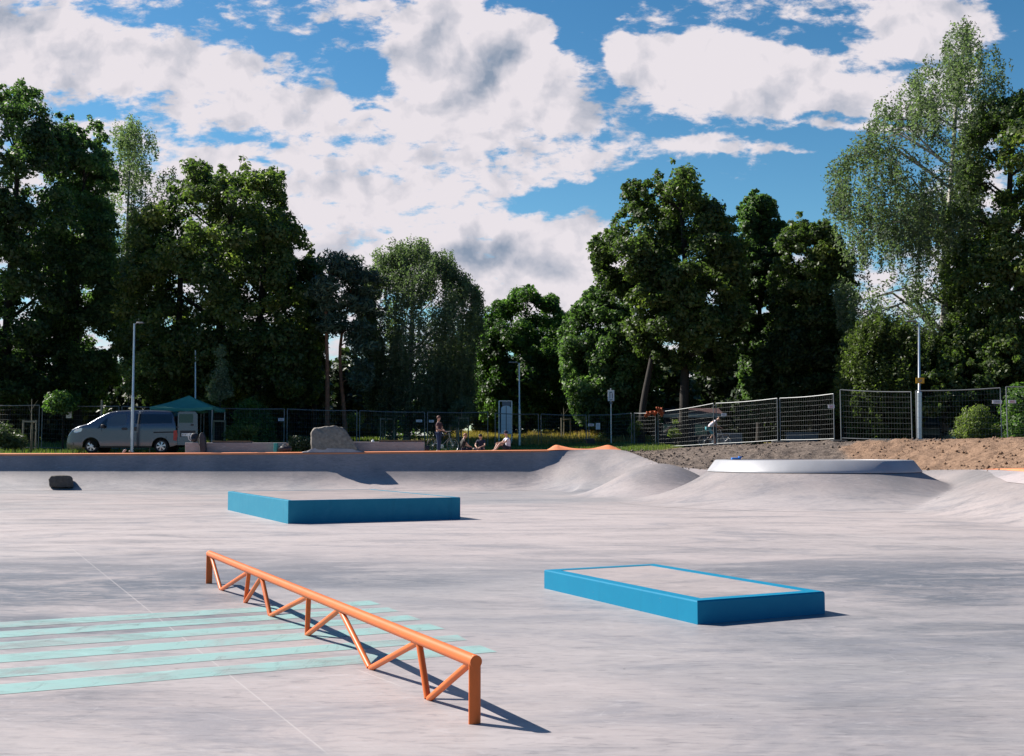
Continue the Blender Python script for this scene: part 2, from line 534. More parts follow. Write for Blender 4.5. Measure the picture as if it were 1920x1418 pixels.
material('bin_brown', (0.06, 0.032, 0.026), 0.6, var=0.2)
material('teal_plastic', (0.03, 0.30, 0.28), 0.5)
material('skin', (0.48, 0.27, 0.19), 0.55)
material('hair_brown', (0.10, 0.035, 0.02), 0.7)
material('hair_dark', (0.02, 0.015, 0.012), 0.7)
material('hair_fair', (0.30, 0.14, 0.07), 0.7)
material('shirt_maroon', (0.055, 0.022, 0.028), 0.85, var=0.2)
material('shirt_black', (0.018, 0.016, 0.015), 0.85, var=0.2)
material('shirt_navy', (0.022, 0.025, 0.05), 0.85, var=0.2)
material('shirt_white', (0.60, 0.58, 0.66), 0.85)
material('jeans_blue', (0.025, 0.045, 0.10), 0.85, var=0.25)
material('shorts_teal', (0.06, 0.26, 0.30), 0.85)
material('shorts_dark', (0.015, 0.015, 0.03), 0.85)
material('shoe_pale', (0.5, 0.5, 0.5), 0.7)
material('blue_plastic', (0.03, 0.18, 0.55), 0.4)
material('bag_grey', (0.035, 0.037, 0.045), 0.75, var=0.25)


def bark_birch():
    m = bpy.data.materials.new('bark_birch')
    m.use_nodes = True
    t = NT(m.node_tree)
    p = t.n['Principled BSDF']
    pos = t.node('ShaderNodeTexCoord').outputs['Object']
    n = t.noise(t.mapping(pos, scale=(1, 1, 3.5)), 3.0, 5, 0.65)
    c = t.mix(t.rng(n, 0.52, 0.58), (0.42, 0.40, 0.36), (0.05, 0.045, 0.04))
    t.l.new(c, p.inputs['Base Color'])
    p.inputs['Roughness'].default_value = 0.85
    MATS['bark_birch'] = m


bark_birch()


def paint(name, col, wear, wear_col, rough=0.6, scale=3.0):
    m = bpy.data.materials.new(name)
    m.use_nodes = True
    t = NT(m.node_tree)
    p = t.n['Principled BSDF']
    P = t.node('ShaderNodeNewGeometry').outputs['Position']
    n = t.noise(P, scale, 8, 0.68, 0.8)
    n2 = t.noise(t.mapping(P, scale=(0.5, 1, 1), rot=(0, 0, R(30))), scale * 3, 6, 0.7, 1.0)
    f = t.math('MULTIPLY', t.rng(n, 0.42, 0.68), wear)
    c = t.mix(f, col, wear_col)
    c = t.mix(t.math('MULTIPLY', t.rng(n2, 0.60, 0.72), wear * 0.7), c, tuple(min(1, q * 1.2 + 0.02) for q in col))
    p.inputs['Specular IOR Level'].default_value = 0.18
    n3 = t.noise(P, 14.0, 6, 0.7, 0.5)
    c = t.mix(t.math('MULTIPLY', t.rng(n3, 0.66, 0.70), 0.55 * wear), c, (0.30, 0.31, 0.31))
    n4 = t.noise(t.mapping(P, scale=(1, 1, 0.12)), 5.0, 5, 0.65)
    c = t.mix(t.math('MULTIPLY', t.rng(n4, 0.56, 0.72), 0.25), c, tuple(q * 0.55 for q in col))
    t.l.new(c, p.inputs['Base Color'])
    p.inputs['Roughness'].default_value = rough
    b = t.node('ShaderNodeBump')
    b.inputs['Strength'].default_value = 0.08
    b.inputs['Distance'].default_value = 0.01
    t.l.new(n2, b.inputs['Height'])
    t.l.new(b.outputs[0], p.inputs['Normal'])
    MATS[name] = m


paint('block_blue', (0.003, 0.180, 0.310), 0.35, (0.006, 0.215, 0.350))
paint('block_blue_old', (0.012, 0.185, 0.285), 0.4, (0.03, 0.23, 0.33))
paint('mint_paint', (0.275, 0.45, 0.425), 0.95, (0.30, 0.36, 0.35), 0.6, 1.6)
_m = MATS['mint_paint']
_t = NT(_m.node_tree)
_P = _t.node('ShaderNodeNewGeometry').outputs['Position']
_a = _t.noise(_t.mapping(_P, scale=(0.5, 1, 1), rot=(0, 0, R(12))), 2.2, 8, 0.75, 1.0)
_b = _t.noise(_t.mapping(_P, scale=(1, 0.25, 1), rot=(0, 0, R(-35))), 9.0, 6, 0.7, 0.6)
_al = _t.math('SUBTRACT', 0.84, _t.math('ADD', _t.math('MULTIPLY', _t.rng(_a, 0.48, 0.70), 0.42), _t.math('MULTIPLY', _t.rng(_b, 0.55, 0.72), 0.35)), clamp=True)
_t.l.new(_al, _t.n['Principled BSDF'].inputs['Alpha'])


def dirt_mat():
    m = bpy.data.materials.new('ground_soil_and_grass')
    m.use_nodes = True
    t = NT(m.node_tree)
    p = t.n['Principled BSDF']
    P = t.node('ShaderNodeNewGeometry').outputs['Position']
    dv = t.node('ShaderNodeAttribute', attribute_name='dirt').outputs['Fac']
    sv = t.node('ShaderNodeAttribute', attribute_name='sand').outputs['Fac']
    kv = t.node('ShaderNodeAttribute', attribute_name='slab').outputs['Fac']
    n1 = t.noise(P, 0.7, 5, 0.6)
    n2 = t.noise(P, 6.0, 7, 0.72)
    n3 = t.noise(P, 26.0, 4, 0.7)
    grass = t.mix(t.rng(n1, 0.35, 0.6), (0.075, 0.105, 0.028), (0.24, 0.19, 0.06))
    grass = t.mix(t.rng(n2, 0.4, 0.7, 0, 0.6), grass, (0.06, 0.075, 0.02))
    soil = t.mix(t.rng(n2, 0.34, 0.62), (0.065, 0.052, 0.043), (0.185, 0.148, 0.122))
    soil = t.mix(t.rng(n3, 0.5, 0.72, 0, 0.6), soil, (0.26, 0.22, 0.19))
    sand = t.mix(t.rng(n2, 0.34, 0.62), (0.17, 0.108, 0.070), (0.30, 0.195, 0.130))
    sand = t.mix(t.rng(n3, 0.55, 0.75, 0, 0.5), sand, (0.15, 0.09, 0.06))
    svn = t.rng(t.math('MULTIPLY_ADD', t.math('SUBTRACT', n2, 0.5), 0.6, sv), 0.35, 0.65)
    soil = t.mix(svn, soil, sand)
    c = t.mix(t.rng(t.math('MULTIPLY_ADD', t.math('SUBTRACT', n2, 0.5), 0.7, dv), 0.4, 0.6), grass, soil)
    slab = t.mix(t.rng(n2, 0.3, 0.7), (0.35, 0.29, 0.27), (0.29, 0.25, 0.235))
    c = t.mix(kv, c, slab)
    t.l.new(c, p.inputs['Base Color'])
    p.inputs['Roughness'].default_value = 0.95
    p.inputs['Specular IOR Level'].default_value = 0.15
    b = t.node('ShaderNodeBump')
    b.inputs['Distance'].default_value = 0.07
    t.l.new(t.math('MULTIPLY', t.math('SUBTRACT', 1.0, kv), 0.9), b.inputs['Strength'])
    t.l.new(t.math('ADD', n2, t.math('MULTIPLY', n3, 0.5)), b.inputs['Height'])
    t.l.new(b.outputs[0], p.inputs['Normal'])
    MATS['soil'] = m


dirt_mat()

# ------------------------------------------------------------------ object helpers
def tag(o, label=None, cat=None, group=None, kind=None):
    if label:
        o['label'] = label
    if cat:
        o['category'] = cat
    if group:
        o['group'] = group
    if kind:
        o['kind'] = kind
    return o


def empty(name, loc, label=None, cat=None, group=None, rz=0.0):
    o = bpy.data.objects.new(name, None)
    o.empty_display_size = 0.2
    o.location = loc
    o.rotation_euler = (0, 0, rz)
    C.objects.link(o)
    return tag(o, label, cat, group)


def smooth_angle(me, ang=40):
    me.polygons.foreach_set('use_smooth', [True] * len(me.polygons))
    try:
        me.set_sharp_from_angle(angle=R(ang))
    except Exception:
        pass


def link_mesh(name, me, mat, parent=None, smooth=0, loc=None):
    if mat:
        me.materials.append(MATS[mat])
    if smooth:
        smooth_angle(me, smooth)
    o = bpy.data.objects.new(name, me)
    C.objects.link(o)
    if parent is not None:
        o.parent = parent
    if loc is not None:
        o.location = loc
    return o


class MB:
    "collects simple shaped pieces in one mesh"

    def __init__(self):
        self.v = []
        self.f = []

    def add(self, vs, fs):
        b = len(self.v)
        self.v += [tuple(q) for q in vs]
        self.f += [tuple(b + i for i in f) for f in fs]
        return self

    def box(self, c, s, rz=0.0, ch=0.0):
        cx, cy, cz = c
        hx, hy, hz = s[0] / 2, s[1] / 2, s[2] / 2
        if ch <= 0:
            pts = [(-hx, -hy, -hz), (hx, -hy, -hz), (hx, hy, -hz), (-hx, hy, -hz),
                   (-hx, -hy, hz), (hx, -hy, hz), (hx, hy, hz), (-hx, hy, hz)]
            fs = [(0, 3, 2, 1), (4, 5, 6, 7), (0, 1, 5, 4), (1, 2, 6, 5), (2, 3, 7, 6), (3, 0, 4, 7)]
        else:
            rings = []
            for (dz, ins) in ((-hz, ch), (-hz + ch, 0), (hz - ch, 0), (hz, ch)):
                x, y = hx - ins, hy - ins
                k = ch * 0.6
                rings.append([(-x + k, -y, dz), (x - k, -y, dz), (x, -y + k, dz), (x, y - k, dz),
                              (x - k, y, dz), (-x + k, y, dz), (-x, y - k, dz), (-x, -y + k, dz)])
            pts = [p for r in rings for p in r]
            fs = [tuple(range(7, -1, -1)), tuple(range(24, 32))]
            for r in range(3):
                for i in range(8):
                    j = (i + 1) % 8
                    fs.append((r * 8 + i, r * 8 + j, r * 8 + 8 + j, r * 8 + 8 + i))
        c_, s_ = cos(rz), sin(rz)
        self.add([(cx + x * c_ - y * s_, cy + x * s_ + y * c_, cz + z) for x, y, z in pts], fs)
        return self

    def tube(self, pts, r, n=8, cap=True):
        pts = [Vector(p) for p in pts]
        if not isinstance(r, (list, tuple)):
            r = [r] * len(pts)
        vs, fs = [], []
        up = None
        for i, p in enumerate(pts):
            if i == 0:
                d = pts[1] - p
            elif i == len(pts) - 1:
                d = p - pts[i - 1]
            else:
                d = pts[i + 1] - pts[i - 1]
            d.normalize()
            if up is None:
                a = Vector((0, 0, 1)) if abs(d.z) < 0.9 else Vector((1, 0, 0))
                up = d.cross(a).normalized()
            else:
                up = (up - d * up.dot(d)).normalized()
            s = d.cross(up)
            for k in range(n):
                t = 2 * pi * k / n
                vs.append(p + (up * cos(t) + s * sin(t)) * r[i])
        for i in range(len(pts) - 1):
            for k in range(n):
                j = (k + 1) % n
                fs.append((i * n + k, i * n + j, i * n + n + j, i * n + n + k))
        if cap:
            fs.append(tuple(range(n - 1, -1, -1)))
            fs.append(tuple((len(pts) - 1) * n + k for k in range(n)))
        return self.add(vs, fs)

    def disc(self, c, r, axis, th, n=20, r2=None):
        c = Vector(c)
        a = Vector(axis).normalized() * th / 2
        return self.tube([c - a, c + a], [r, r2 if r2 is not None else r], n)

    def torus(self, c, R_, r, axis=(0, 1, 0), n=28, m=6):
        c = Vector(c)
        ax = Vector(axis).normalized()
        q = ax.to_track_quat('Z', 'Y')
        vs, fs = [], []
        for i in range(n):
            t = 2 * pi * i / n
            for j in range(m):
                s = 2 * pi * j / m
                vs.append(c + q @ Vector(((R_ + r * cos(s)) * cos(t), (R_ + r * cos(s)) * sin(t), r * sin(s))))
        for i in range(n):
            for j in range(m):
                a, b = (i + 1) % n, (j + 1) % m
                fs.append((i * m + j, a * m + j, a * m + b, i * m + b))
        return self.add(vs, fs)

    def prism(self, poly, a, b):
        "polygon of 3-D points extruded from offset vector a to b"
        a = Vector(a)
        b = Vector(b)
        n = len(poly)
        vs = [Vector(p) + a for p in poly] + [Vector(p) + b for p in poly]
        fs = [tuple(range(n - 1, -1, -1)), tuple(range(n, 2 * n))]
        for i in range(n):
            j = (i + 1) % n
            fs.append((i, j, n + j, n + i))
        return self.add(vs, fs)

    def build(self, name, mat, parent=None, smooth=0, loc=None):
        me = bpy.data.meshes.new(name)
        me.from_pydata(self.v, [], self.f)
        me.update()
        bm = bmesh.new()
        bm.from_mesh(me)
        bmesh.ops.recalc_face_normals(bm, faces=bm.faces)
        bm.to_mesh(me)
        bm.free()
        return link_mesh(name, me, mat, parent, smooth, loc)


def np_mesh(name, V, F, attrs=None):
    "V (n,3), F (m,4) numpy"
    me = bpy.data.meshes.new(name)
    n, m = len(V), len(F)
    k = F.shape[1]
    me.vertices.add(n)
    me.vertices.foreach_set('co', np.ascontiguousarray(V, dtype=np.float32).ravel())
    me.loops.add(m * k)
    me.loops.foreach_set('vertex_index', np.ascontiguousarray(F, dtype=np.int32).ravel())
    me.polygons.add(m)
    me.polygons.foreach_set('loop_start', np.arange(m, dtype=np.int32) * k)
    me.update(calc_edges=True)
    if attrs:
        for an, (dom, arr) in attrs.items():
            a = me.attributes.new(an, 'FLOAT', dom)
            a.data.foreach_set('value', np.ascontiguousarray(arr, dtype=np.float32))
    return me


def vnoise(x, y, z=None, seed=0):
    "smooth value noise in 0..1"
    if z is None:
        z = np.zeros_like(x)
    xi, yi, zi = np.floor(x).astype(np.int64), np.floor(y).astype(np.int64), np.floor(z).astype(np.int64)
    xf, yf, zf = x - xi, y - yi, z - zi
    xf, yf, zf = [q * q * (3 - 2 * q) for q in (xf, yf, zf)]

    def h(a, b, c):
        n = (a * 374761393 + b * 668265263 + c * 2147483647 + seed * 1274126177) & 0xffffffff
        n = ((n ^ (n >> 13)) * 1274126177) & 0xffffffff
        n = (n ^ (n >> 16)) & 0xffff
        return n / 65535.0
    r = 0
    for i in (0, 1):
        for j in (0, 1):
            for k in (0, 1):
                wgt = (xf if i else 1 - xf) * (yf if j else 1 - yf) * (zf if k else 1 - zf)
                r = r + wgt * h(xi + i, yi + j, zi + k)
    return r


def fbm(x, y, o=4, seed=0):
    r, a, s = 0, 0.5, 0
    for i in range(o):
        r = r + a * vnoise(x * 2 ** i, y * 2 ** i, None, seed + i)
        s += a
        a *= 0.5
    return r / s


def catmull(P, n):
    P = np.array(P, float)
    out = []
    for i in range(len(P) - 1):
        p0, p1, p2, p3 = P[max(i - 1, 0)], P[i], P[i + 1], P[min(i + 2, len(P) - 1)]
        for t in np.linspace(0, 1, n, endpoint=False):
            out.append(0.5 * (2 * p1 + (p2 - p0) * t + (2 * p0 - 5 * p1 + 4 * p2 - p3) * t * t + (-p0 + 3 * p1 - 3 * p2 + p3) * t ** 3))
    out.append(P[-1])
    return np.array(out)


def grid_mesh(name, Vg, attrs=None):
    a, b = Vg.shape[:2]
    idx = np.arange(a * b).reshape(a, b)
    F = np.stack([idx[:-1, :-1], idx[1:, :-1], idx[1:, 1:], idx[:-1, 1:]], -1).reshape(-1, 4)
    return np_mesh(name, Vg.reshape(-1, 3), F, {k: ('POINT', v.ravel()) for k, v in (attrs or {}).items()})


def up_normals(me):
    # make a height sheet face the sky
    if me.polygons[len(me.polygons) // 2].normal.z < 0:
        me.flip_normals()


# ------------------------------------------------------------------ skatepark floor
fl = MB()
fl.add([(-90, -40, 0), (40, -40, 0), (40, 43.0, 0), (-90, 43.0, 0)], [(0, 1, 2, 3)])
tag(fl.build('skatepark_floor', 'concrete_floor'), kind='structure')

# park edge: X, Y, z of lip, inward direction angle (deg), ramp width, steepness (1 = round transition, 0 = soft bank)
EDGE = [
    (-80.0, 43.3, 1.325, -90, 1.86, 1),
    (-45.0, 43.3, 1.335, -90, 1.86, 1),
    (-20.2, 43.3, 1.345, -90, 1.86, 1),
    (-8.0, 43.3, 1.40, -90, 1.86, 1),
    (-0.5, 43.3, 1.47, -90, 1.88, 1),
    (0.7, 43.32, 1.48, -90, 1.95, 1),
    (1.45, 43.42, 1.49, -92, 2.5, 0.85),
    (2.2, 43.75, 1.52, -96, 3.4, 0.4),
    (3.2, 44.0, 1.55, -104, 4.5, 0.05),
    (4.35, 43.6, 1.52, -118, 5.0, 0.0),
    (4.95, 41.5, 1.25, -128, 3.2, 0.0),
    (5.45, 39.5, 1.00, -128, 1.7, 0.0),
    (6.7, 37.6, 0.84, -115, 1.3, 0.0),
    (8.9, 37.1, 0.80, -95, 1.4, 0.0),
    (11.2, 36.2, 0.82, -95, 2.2, 0.0),
    (12.7, 35.0, 0.86, -112, 2.8, 0.0),
    (13.45, 33.0, 0.91, -130, 3.2, 0.0),
    (13.55, 31.0, 0.93, -150, 3.6, 0.1),
    (12.95, 28.0, 0.93, -174, 3.6, 0.15),
    (12.6, 24.0, 0.90, -180, 3.4, 0.2),
    (13.0, 14.0, 0.90, -180, 3.2, 0.2),
    (13.0, -40.0, 0.90, -180, 3.2, 0.2),
]
EC = catmull(EDGE, 14)


def profile(u, k):
    "u: 0 at the lip, 1 at the foot; returns height 1..0"
    Rr = 1.0
    a0 = R(73)
    circ = (1 - np.sqrt(np.maximum(0, 1 - ((1 - u) * sin(a0)) ** 2))) / (1 - cos(a0))
    soft = 0.5 + 0.5 * np.cos(np.pi * np.clip(u, 0, 1))
    soft = 0.75 * soft + 0.25 * (1 - u) ** 2
    return k * circ + (1 - k) * soft


NU = 40
uu = 1 - np.linspace(0, 1, NU)[::-1]
uu = uu ** 1.35
Vg = np.zeros((len(EC), NU, 3))
for i, e in enumerate(EC):
    X, Y, Z, a, wd, k = e
    k = min(1, max(0, k))
    Vg[i, :, 0] = X + cos(R(a)) * wd * uu
    Vg[i, :, 1] = Y + sin(R(a)) * wd * uu
    Vg[i, :, 2] = 0.004 + (Z - 0.004) * profile(uu, k)
# ------------------------------------------------------------------ one blended height for bank, mound and volcano
from mathutils.kdtree import KDTree
BUMP = (4.95, 36.9, 3.0, 3.0, 1.05)
VOL = ((1521 - 960) / FPX * 33.0, 33.0)
RT, RB = 2.86, 3.06
ZT, ZB = 1.205, 0.89
DS = []
for i in range(5 * 14, 20 * 14):
    for q in range(3):
        f = q / 3
        for j in range(0, NU):
            DS.append((Vg[i, j] * (1 - f) + Vg[i + 1, j] * f, uu[j] * (EC[i, 4] * (1 - f) + EC[i + 1, 4] * f)))
kd = KDTree(len(DS))
for i, (p_, d_) in enumerate(DS):
    kd.insert((p_[0], p_[1], 0), i)
kd.balance()


def h_bank(x, y):
    h = np.zeros(len(x))
    lip = np.full(len(x), 9.0)
    for i in range(len(x)):
        r_ = kd.find_n((x[i], y[i], 0), 3)
        if r_[0][2] > 0.35:
            lip[i] = 9.0
            continue
        ws = [1 / (q[2] + 1e-4) for q in r_]
        sw = sum(ws)
        h[i] = sum(DS[q[1]][0][2] * w_ for q, w_ in zip(r_, ws)) / sw
        lip[i] = sum(DS[q[1]][1] * w_ for q, w_ in zip(r_, ws)) / sw
        if lip[i] < 0.01 and r_[0][2] > 0.06:
            h[i] = 0
            lip[i] = 0
    return h, lip


def h_bump(x, y):
    r = np.hypot((x - BUMP[0]) / BUMP[2], (y - BUMP[1]) / BUMP[3])
    return np.where(r < 1, BUMP[4] * (0.5 + 0.5 * np.cos(pi * np.minimum(r, 1))) ** 0.92, 0)


def vol_foot(th):
    lf = 0.5 + 0.5 * np.cos(th - pi)
    fr = 0.5 + 0.5 * np.cos(th + pi / 2)
    g = vol_g(th)
    return (4.75 + 2.1 * fr ** 1.2 + 0.2 * lf) * (1 - g) + 4.9 * g


def vol_g(th):
    d = np.abs((th - R(22) + pi) % (2 * pi) - pi)
    g = np.clip(1 - d / R(78), 0, 1)
    return g * g * (3 - 2 * g)


def h_vol(x, y):
    dx, dy = x - VOL[0], y - VOL[1]
    r = np.hypot(dx, dy)
    th = np.arctan2(dy, dx)
    g = vol_g(th)
    ft = vol_foot(th)
    t = np.clip((ft - r) / (ft - RB), 0, 1)
    ze = 0.32 * g * np.clip(t * 6, 0, 1)
    return np.maximum(0, ze + (ZB - 0.035 - ze) * t ** (2.05 - 0.2 * g))


def blended(x, y, own, bank=None):
    "height and share of the piece that owns this sheet"
    if bank is None:
        hk, lip = h_bank(x, y)
    else:
        hk, lip = bank
    fall = np.clip(lip / 1.1, 0, 1)
    fall = fall * fall * (3 - 2 * fall)
    parts = {'bank': hk, 'bump': h_bump(x, y) * fall, 'vol': h_vol(x, y) * fall}
    p_ = 9.0
    H = sum(np.maximum(v_, 0) ** p_ for v_ in parts.values()) ** (1 / p_)
    # close to the rim band the flare keeps its own height
    r = np.hypot(x - VOL[0], y - VOL[1])
    k_ = np.clip((r - RB) / 0.5, 0, 1)
    H = H * k_ + np.minimum(H, ZB - 0.03) * (1 - k_)
    mx = np.maximum.reduce(list(parts.values())) + 1e-6
    share = parts[own] / mx
    z = H + 0.004 - 0.005 * np.clip((1 - share) * 5, 0, 1)
    return z, share


def drop_faces(me_, share, lim=0.72):
    bm = bmesh.new()
    bm.from_mesh(me_)
    bm.verts.ensure_lookup_table()
    bad = [f for f in bm.faces if all(share[v_.index] < lim for v_ in f.verts)]
    bmesh.ops.delete(bm, geom=bad, context='FACES')
    bm.to_mesh(me_)
    bm.free()


i_s = 5 * 14
sh_ = np.ones((len(EC), NU))
sub_ = Vg[i_s:20 * 14].reshape(-1, 3)
lip_ = (uu[None, :] * EC[i_s:20 * 14, 4][:, None]).ravel()
zz_, s_ = blended(sub_[:, 0], sub_[:, 1], 'bank', (sub_[:, 2] - 0.004, lip_))
Vg[i_s:20 * 14, :, 2] = zz_.reshape(-1, NU)
sh_[i_s:20 * 14] = s_.reshape(-1, NU)
me = grid_mesh('ramp_surface', Vg)
up_normals(me)
drop_faces(me, sh_.ravel())
smooth_angle(me, 60)
ramp = empty('quarter_pipe', (0, 43.3, 0), 'long low concrete quarter pipe with orange lip running across the back of the park', 'quarter pipe')
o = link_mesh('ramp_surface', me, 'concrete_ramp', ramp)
o.location = -Vector((0, 43.3, 0))


def edge_strip(i0, i1, off0, off1, dz0, dz1, name, mat, taper=True, th=0.06):
    "painted or cast strip that follows the lip; offsets outward in metres"
    sub = EC[i0:i1 + 1]
    n = len(sub)
    rows = []
    for j, e in enumerate(sub):
        X, Y, Z, a = e[:4]
        f = 1.0
        d = (-cos(R(a)), -sin(R(a)))
        o0, o1 = off0, off1
        rows.append([(X + d[0] * o0, Y + d[1] * o0, Z + dz0 - th), (X + d[0] * o0, Y + d[1] * o0, Z + dz0),
                     (X + d[0] * o1, Y + d[1] * o1, Z + dz1), (X + d[0] * o1, Y + d[1] * o1, Z + dz1 - th)])
    me = grid_mesh(name, np.array(rows))
    up_normals(me)
    o = link_mesh(name, me, mat, ramp)
    o.location = -Vector((0, 43.3, 0))
    return o


edge_strip(0, 6 * 14, -0.03, 0.34, 0.02, 0.05, 'orange_coping', 'coping_orange')
# far right: white cast band below an orange strip
i0 = int(16.6 * 14)
sub = EC[i0:20 * 14]
rows, rows2 = [], []
for j, e in enumerate(sub):
    X, Y, Z, a, wd, k = e
    g = min(1, j / 26.0)
    c_, s_ = cos(R(a)), sin(R(a))
    us = np.linspace(0, 0.02 + 0.20 * g, 8)
    hs_ = (Z - 0.004) * profile(us, k) + 0.004 + 0.012 * g
    rows.append([(X + c_ * wd * q, Y + s_ * wd * q, h_) for q, h_ in zip(us, hs_)])
    rows2.append([(X - c_ * 0.0, Y - s_ * 0.0, Z + 0.012), (X - c_ * 0.02, Y - s_ * 0.02, Z + 0.07 * g + 0.012), (X - c_ * (0.02 + 0.5 * g), Y - s_ * (0.02 + 0.5 * g), Z + 0.012 + 0.11 * g)])
for nm, rw, mt in (('white_edge_band', rows, 'concrete_coping'), ('orange_edge_strip', rows2, 'coping_orange')):
    me = grid_mesh(nm, np.array(rw))
    up_normals(me)
    o = link_mesh(nm, me, mt, ramp, 50)
    o.location = -Vector((0, 43.3, 0))
# wavy orange painted top behind the soft bank
base_px = [(1022, 845.0, 845.2), (1030, 843.5, 841), (1042, 842.8, 834.5), (1056, 842.6, 837), (1072, 842.8, 840.2), (1092, 843, 841.6), (1110, 843, 841),
           (1126, 843, 837.5), (1140, 843, 834.5), (1152, 843.5, 838), (1165, 844, 843.6)]
rows = []
sub = EC[int(5.9 * 14):int(9 * 14) + 1]
for px, yf, yb in catmull(base_px, 6):
    # front point on the lip
    kk = np.argmin([abs(960 + FPX * q[0] / q[1] - px) for q in sub])
    Yq = sub[kk][1]
    a_ = W(px, yf + 1.0, Yq)
    b_ = W(px, yb, Yq + 0.9)
    m_ = (a_ + b_) / 2
    m_.z += 0.0
    cpt = b_ + Vector((0, 0.5, -0.35))
    rows.append([tuple(a_), tuple(m_), tuple(b_), tuple(cpt)])
me = grid_mesh('painted_wavy_top', np.array(rows))
up_normals(me)
o = link_mesh('painted_wavy_top', me, 'coping_orange', ramp, 50)
o.location = -Vector((0, 43.3, 0))

# ------------------------------------------------------------------ terrain outside the park, one sheet to the horizon
offs = np.concatenate([[0.0, 0.06], np.arange(0.2, 14, 0.16), 14 * 1.09 ** np.arange(0, 47)])
dirs = np.interp(np.arange(len(EC)), [0, 5.5 * 14, 9 * 14, 12 * 14, 15 * 14, 17 * 14, 19 * 14, len(EC)], [90, 90, 84, 72, 55, 30, 8, 0])
# refine the edge for the sheet
m_i = np.linspace(2 * 14, len(EC) - 1, 520)
EX = np.interp(m_i, np.arange(len(EC)), EC[:, 0])
EY = np.interp(m_i, np.arange(len(EC)), EC[:, 1])
EZ = np.interp(m_i, np.arange(len(EC)), EC[:, 2])
DD = np.radians(np.interp(m_i, np.arange(len(EC)), dirs))
# extend far to the left
exl = np.concatenate([[-1500, -700, -300, -150, -90, -60, -45, -35, -28, -24], []])
EX = np.concatenate([exl, EX])
EY = np.concatenate([np.full(len(exl), 43.3), EY])
EZ = np.concatenate([np.full(len(exl), 1.335), EZ])
DD = np.concatenate([np.full(len(exl), pi / 2), DD])


def ground_z(X, Y):
    "natural ground height outside the park"
    X = np.asarray(X, float)
    Y = np.asarray(Y, float)
    rise = 1.40 + np.clip(Y - 49, 0, 26) * 0.045
    right = 1.60 + 0.26 * np.clip((X - 8.0) / 5.5, 0, 1) + np.clip(Y - 52, 0, 30) * 0.01
    f = np.clip((X - 6.0) / 3.5, 0, 1)
    f = f * f * (3 - 2 * f)
    mid = np.clip((X - 1.5) / 3.0, 0, 1) * 0.10
    return (rise + mid) * (1 - f) + right * f


XX = EX[:, None] + np.cos(DD)[:, None] * offs[None, :]
YY = EY[:, None] + np.sin(DD)[:, None] * offs[None, :]
nat = ground_z(XX, YY)
bl = np.clip(offs / 4.6, 0, 1)
bl = bl * bl * (3 - 2 * bl)
flat_left = np.clip((1.8 - XX) / 1.0, 0, 1)
bl2 = np.clip(offs[None, :] / 3.0, 0, 1) * np.ones_like(XX)
B = bl[None, :] * (1 - flat_left) + bl2 * flat_left
ZZ = EZ[:, None] * (1 - B) + nat * B
dirt = np.clip((XX - 5.2 - np.clip(Y0 := (YY - 46), 0, 9) * 0.35) / 0.8, 0, 1) * np.clip((58 - YY) / 3, 0, 1)
dirt = np.maximum(dirt, np.clip((XX - 4.0) / 0.6, 0, 1) * np.clip((46.5 - YY + (XX - 4.4) * 1.2) / 1.0, 0, 1))
amp = dirt * np.clip(offs / 0.5, 0, 1)[None, :]
ZZ += amp * ((fbm(XX * 0.55, YY * 0.55, 3, 3) - 0.5) * 0.20 + (fbm(XX * 3.1, YY * 3.1, 4, 9) - 0.5) * 0.20)
ZZ += (1 - dirt) * np.clip((offs - 3) / 3, 0, 1)[None, :] * (fbm(XX * 0.3, YY * 0.3, 3, 5) - 0.5) * 0.25 * (YY > 47)
sand = np.clip((XX - 11.0) / 1.5, 0, 1) * np.clip((41.2 + (fbm(XX * 0.4, YY * 0.0, 2, 2) - .5) * 3 - YY) / 1.0, 0, 1)
slab = np.clip((2.0 - XX) / 0.4, 0, 1) * np.clip((45.6 - YY) / 0.1, 0, 1)
ZZ[:, 0] -= 0.03
me = grid_mesh('ground', np.stack([XX, YY, ZZ], -1), {'dirt': dirt, 'sand': sand, 'slab': slab})
up_normals(me)
me.polygons.foreach_set('use_smooth', [True] * len(me.polygons))
tag(link_mesh('ground', me, 'soil'), kind='structure')
gb = MB().add([(-2500, -2500, -0.12), (2500, -2500, -0.12), (2500, 2500, -0.12), (-2500, 2500, -0.12)], [(0, 1, 2, 3)])
gb_o = gb.build('lower_ground', 'soil')
tag(gb_o, kind='structure')


def gz(x, y):
    "height of the built sheet near a point"
    d = (XX - x) ** 2 + (YY - y) ** 2
    i = np.unravel_index(np.argmin(d), d.shape)
    return float(ZZ[i])


# loose clods and stones on the soil
rng = np.random.default_rng(5)
cand = np.argwhere((dirt > 0.8) & (YY < 50) & (YY > 30))
pick = cand[rng.integers(0, len(cand), 3800)]
Vs, Fs = [], []
oct_ = np.array([(1, 0, 0), (0, 1, 0), (-1, 0, 0), (0, -1, 0), (0, 0, 1), (0, 0, -0.5)], float)
octf = [(0, 1, 4), (1, 2, 4), (2, 3, 4), (3, 0, 4), (1, 0, 5), (2, 1, 5), (3, 2, 5), (0, 3, 5)]
bv = []
bf = []
for q, (i, j) in enumerate(pick):
    s = 0.018 + 0.055 * rng.random() ** 3
    p = oct_ * (s * (0.7 + 0.6 * rng.random((6, 3)))) + (XX[i, j] + rng.normal() * .08, YY[i, j] + rng.normal() * .08, ZZ[i, j] + s * .1)
    bv.append(p)
    bf.append(np.array(octf) + q * 6)
me = np_mesh('soil_clods', np.concatenate(bv), np.concatenate(bf))
o = link_mesh('soil_clods', me, 'soil')
a = me.attributes.new('dirt', 'FLOAT', 'POINT')
a.data.foreach_set('value', np.ones(len(me.vertices), dtype=np.float32))
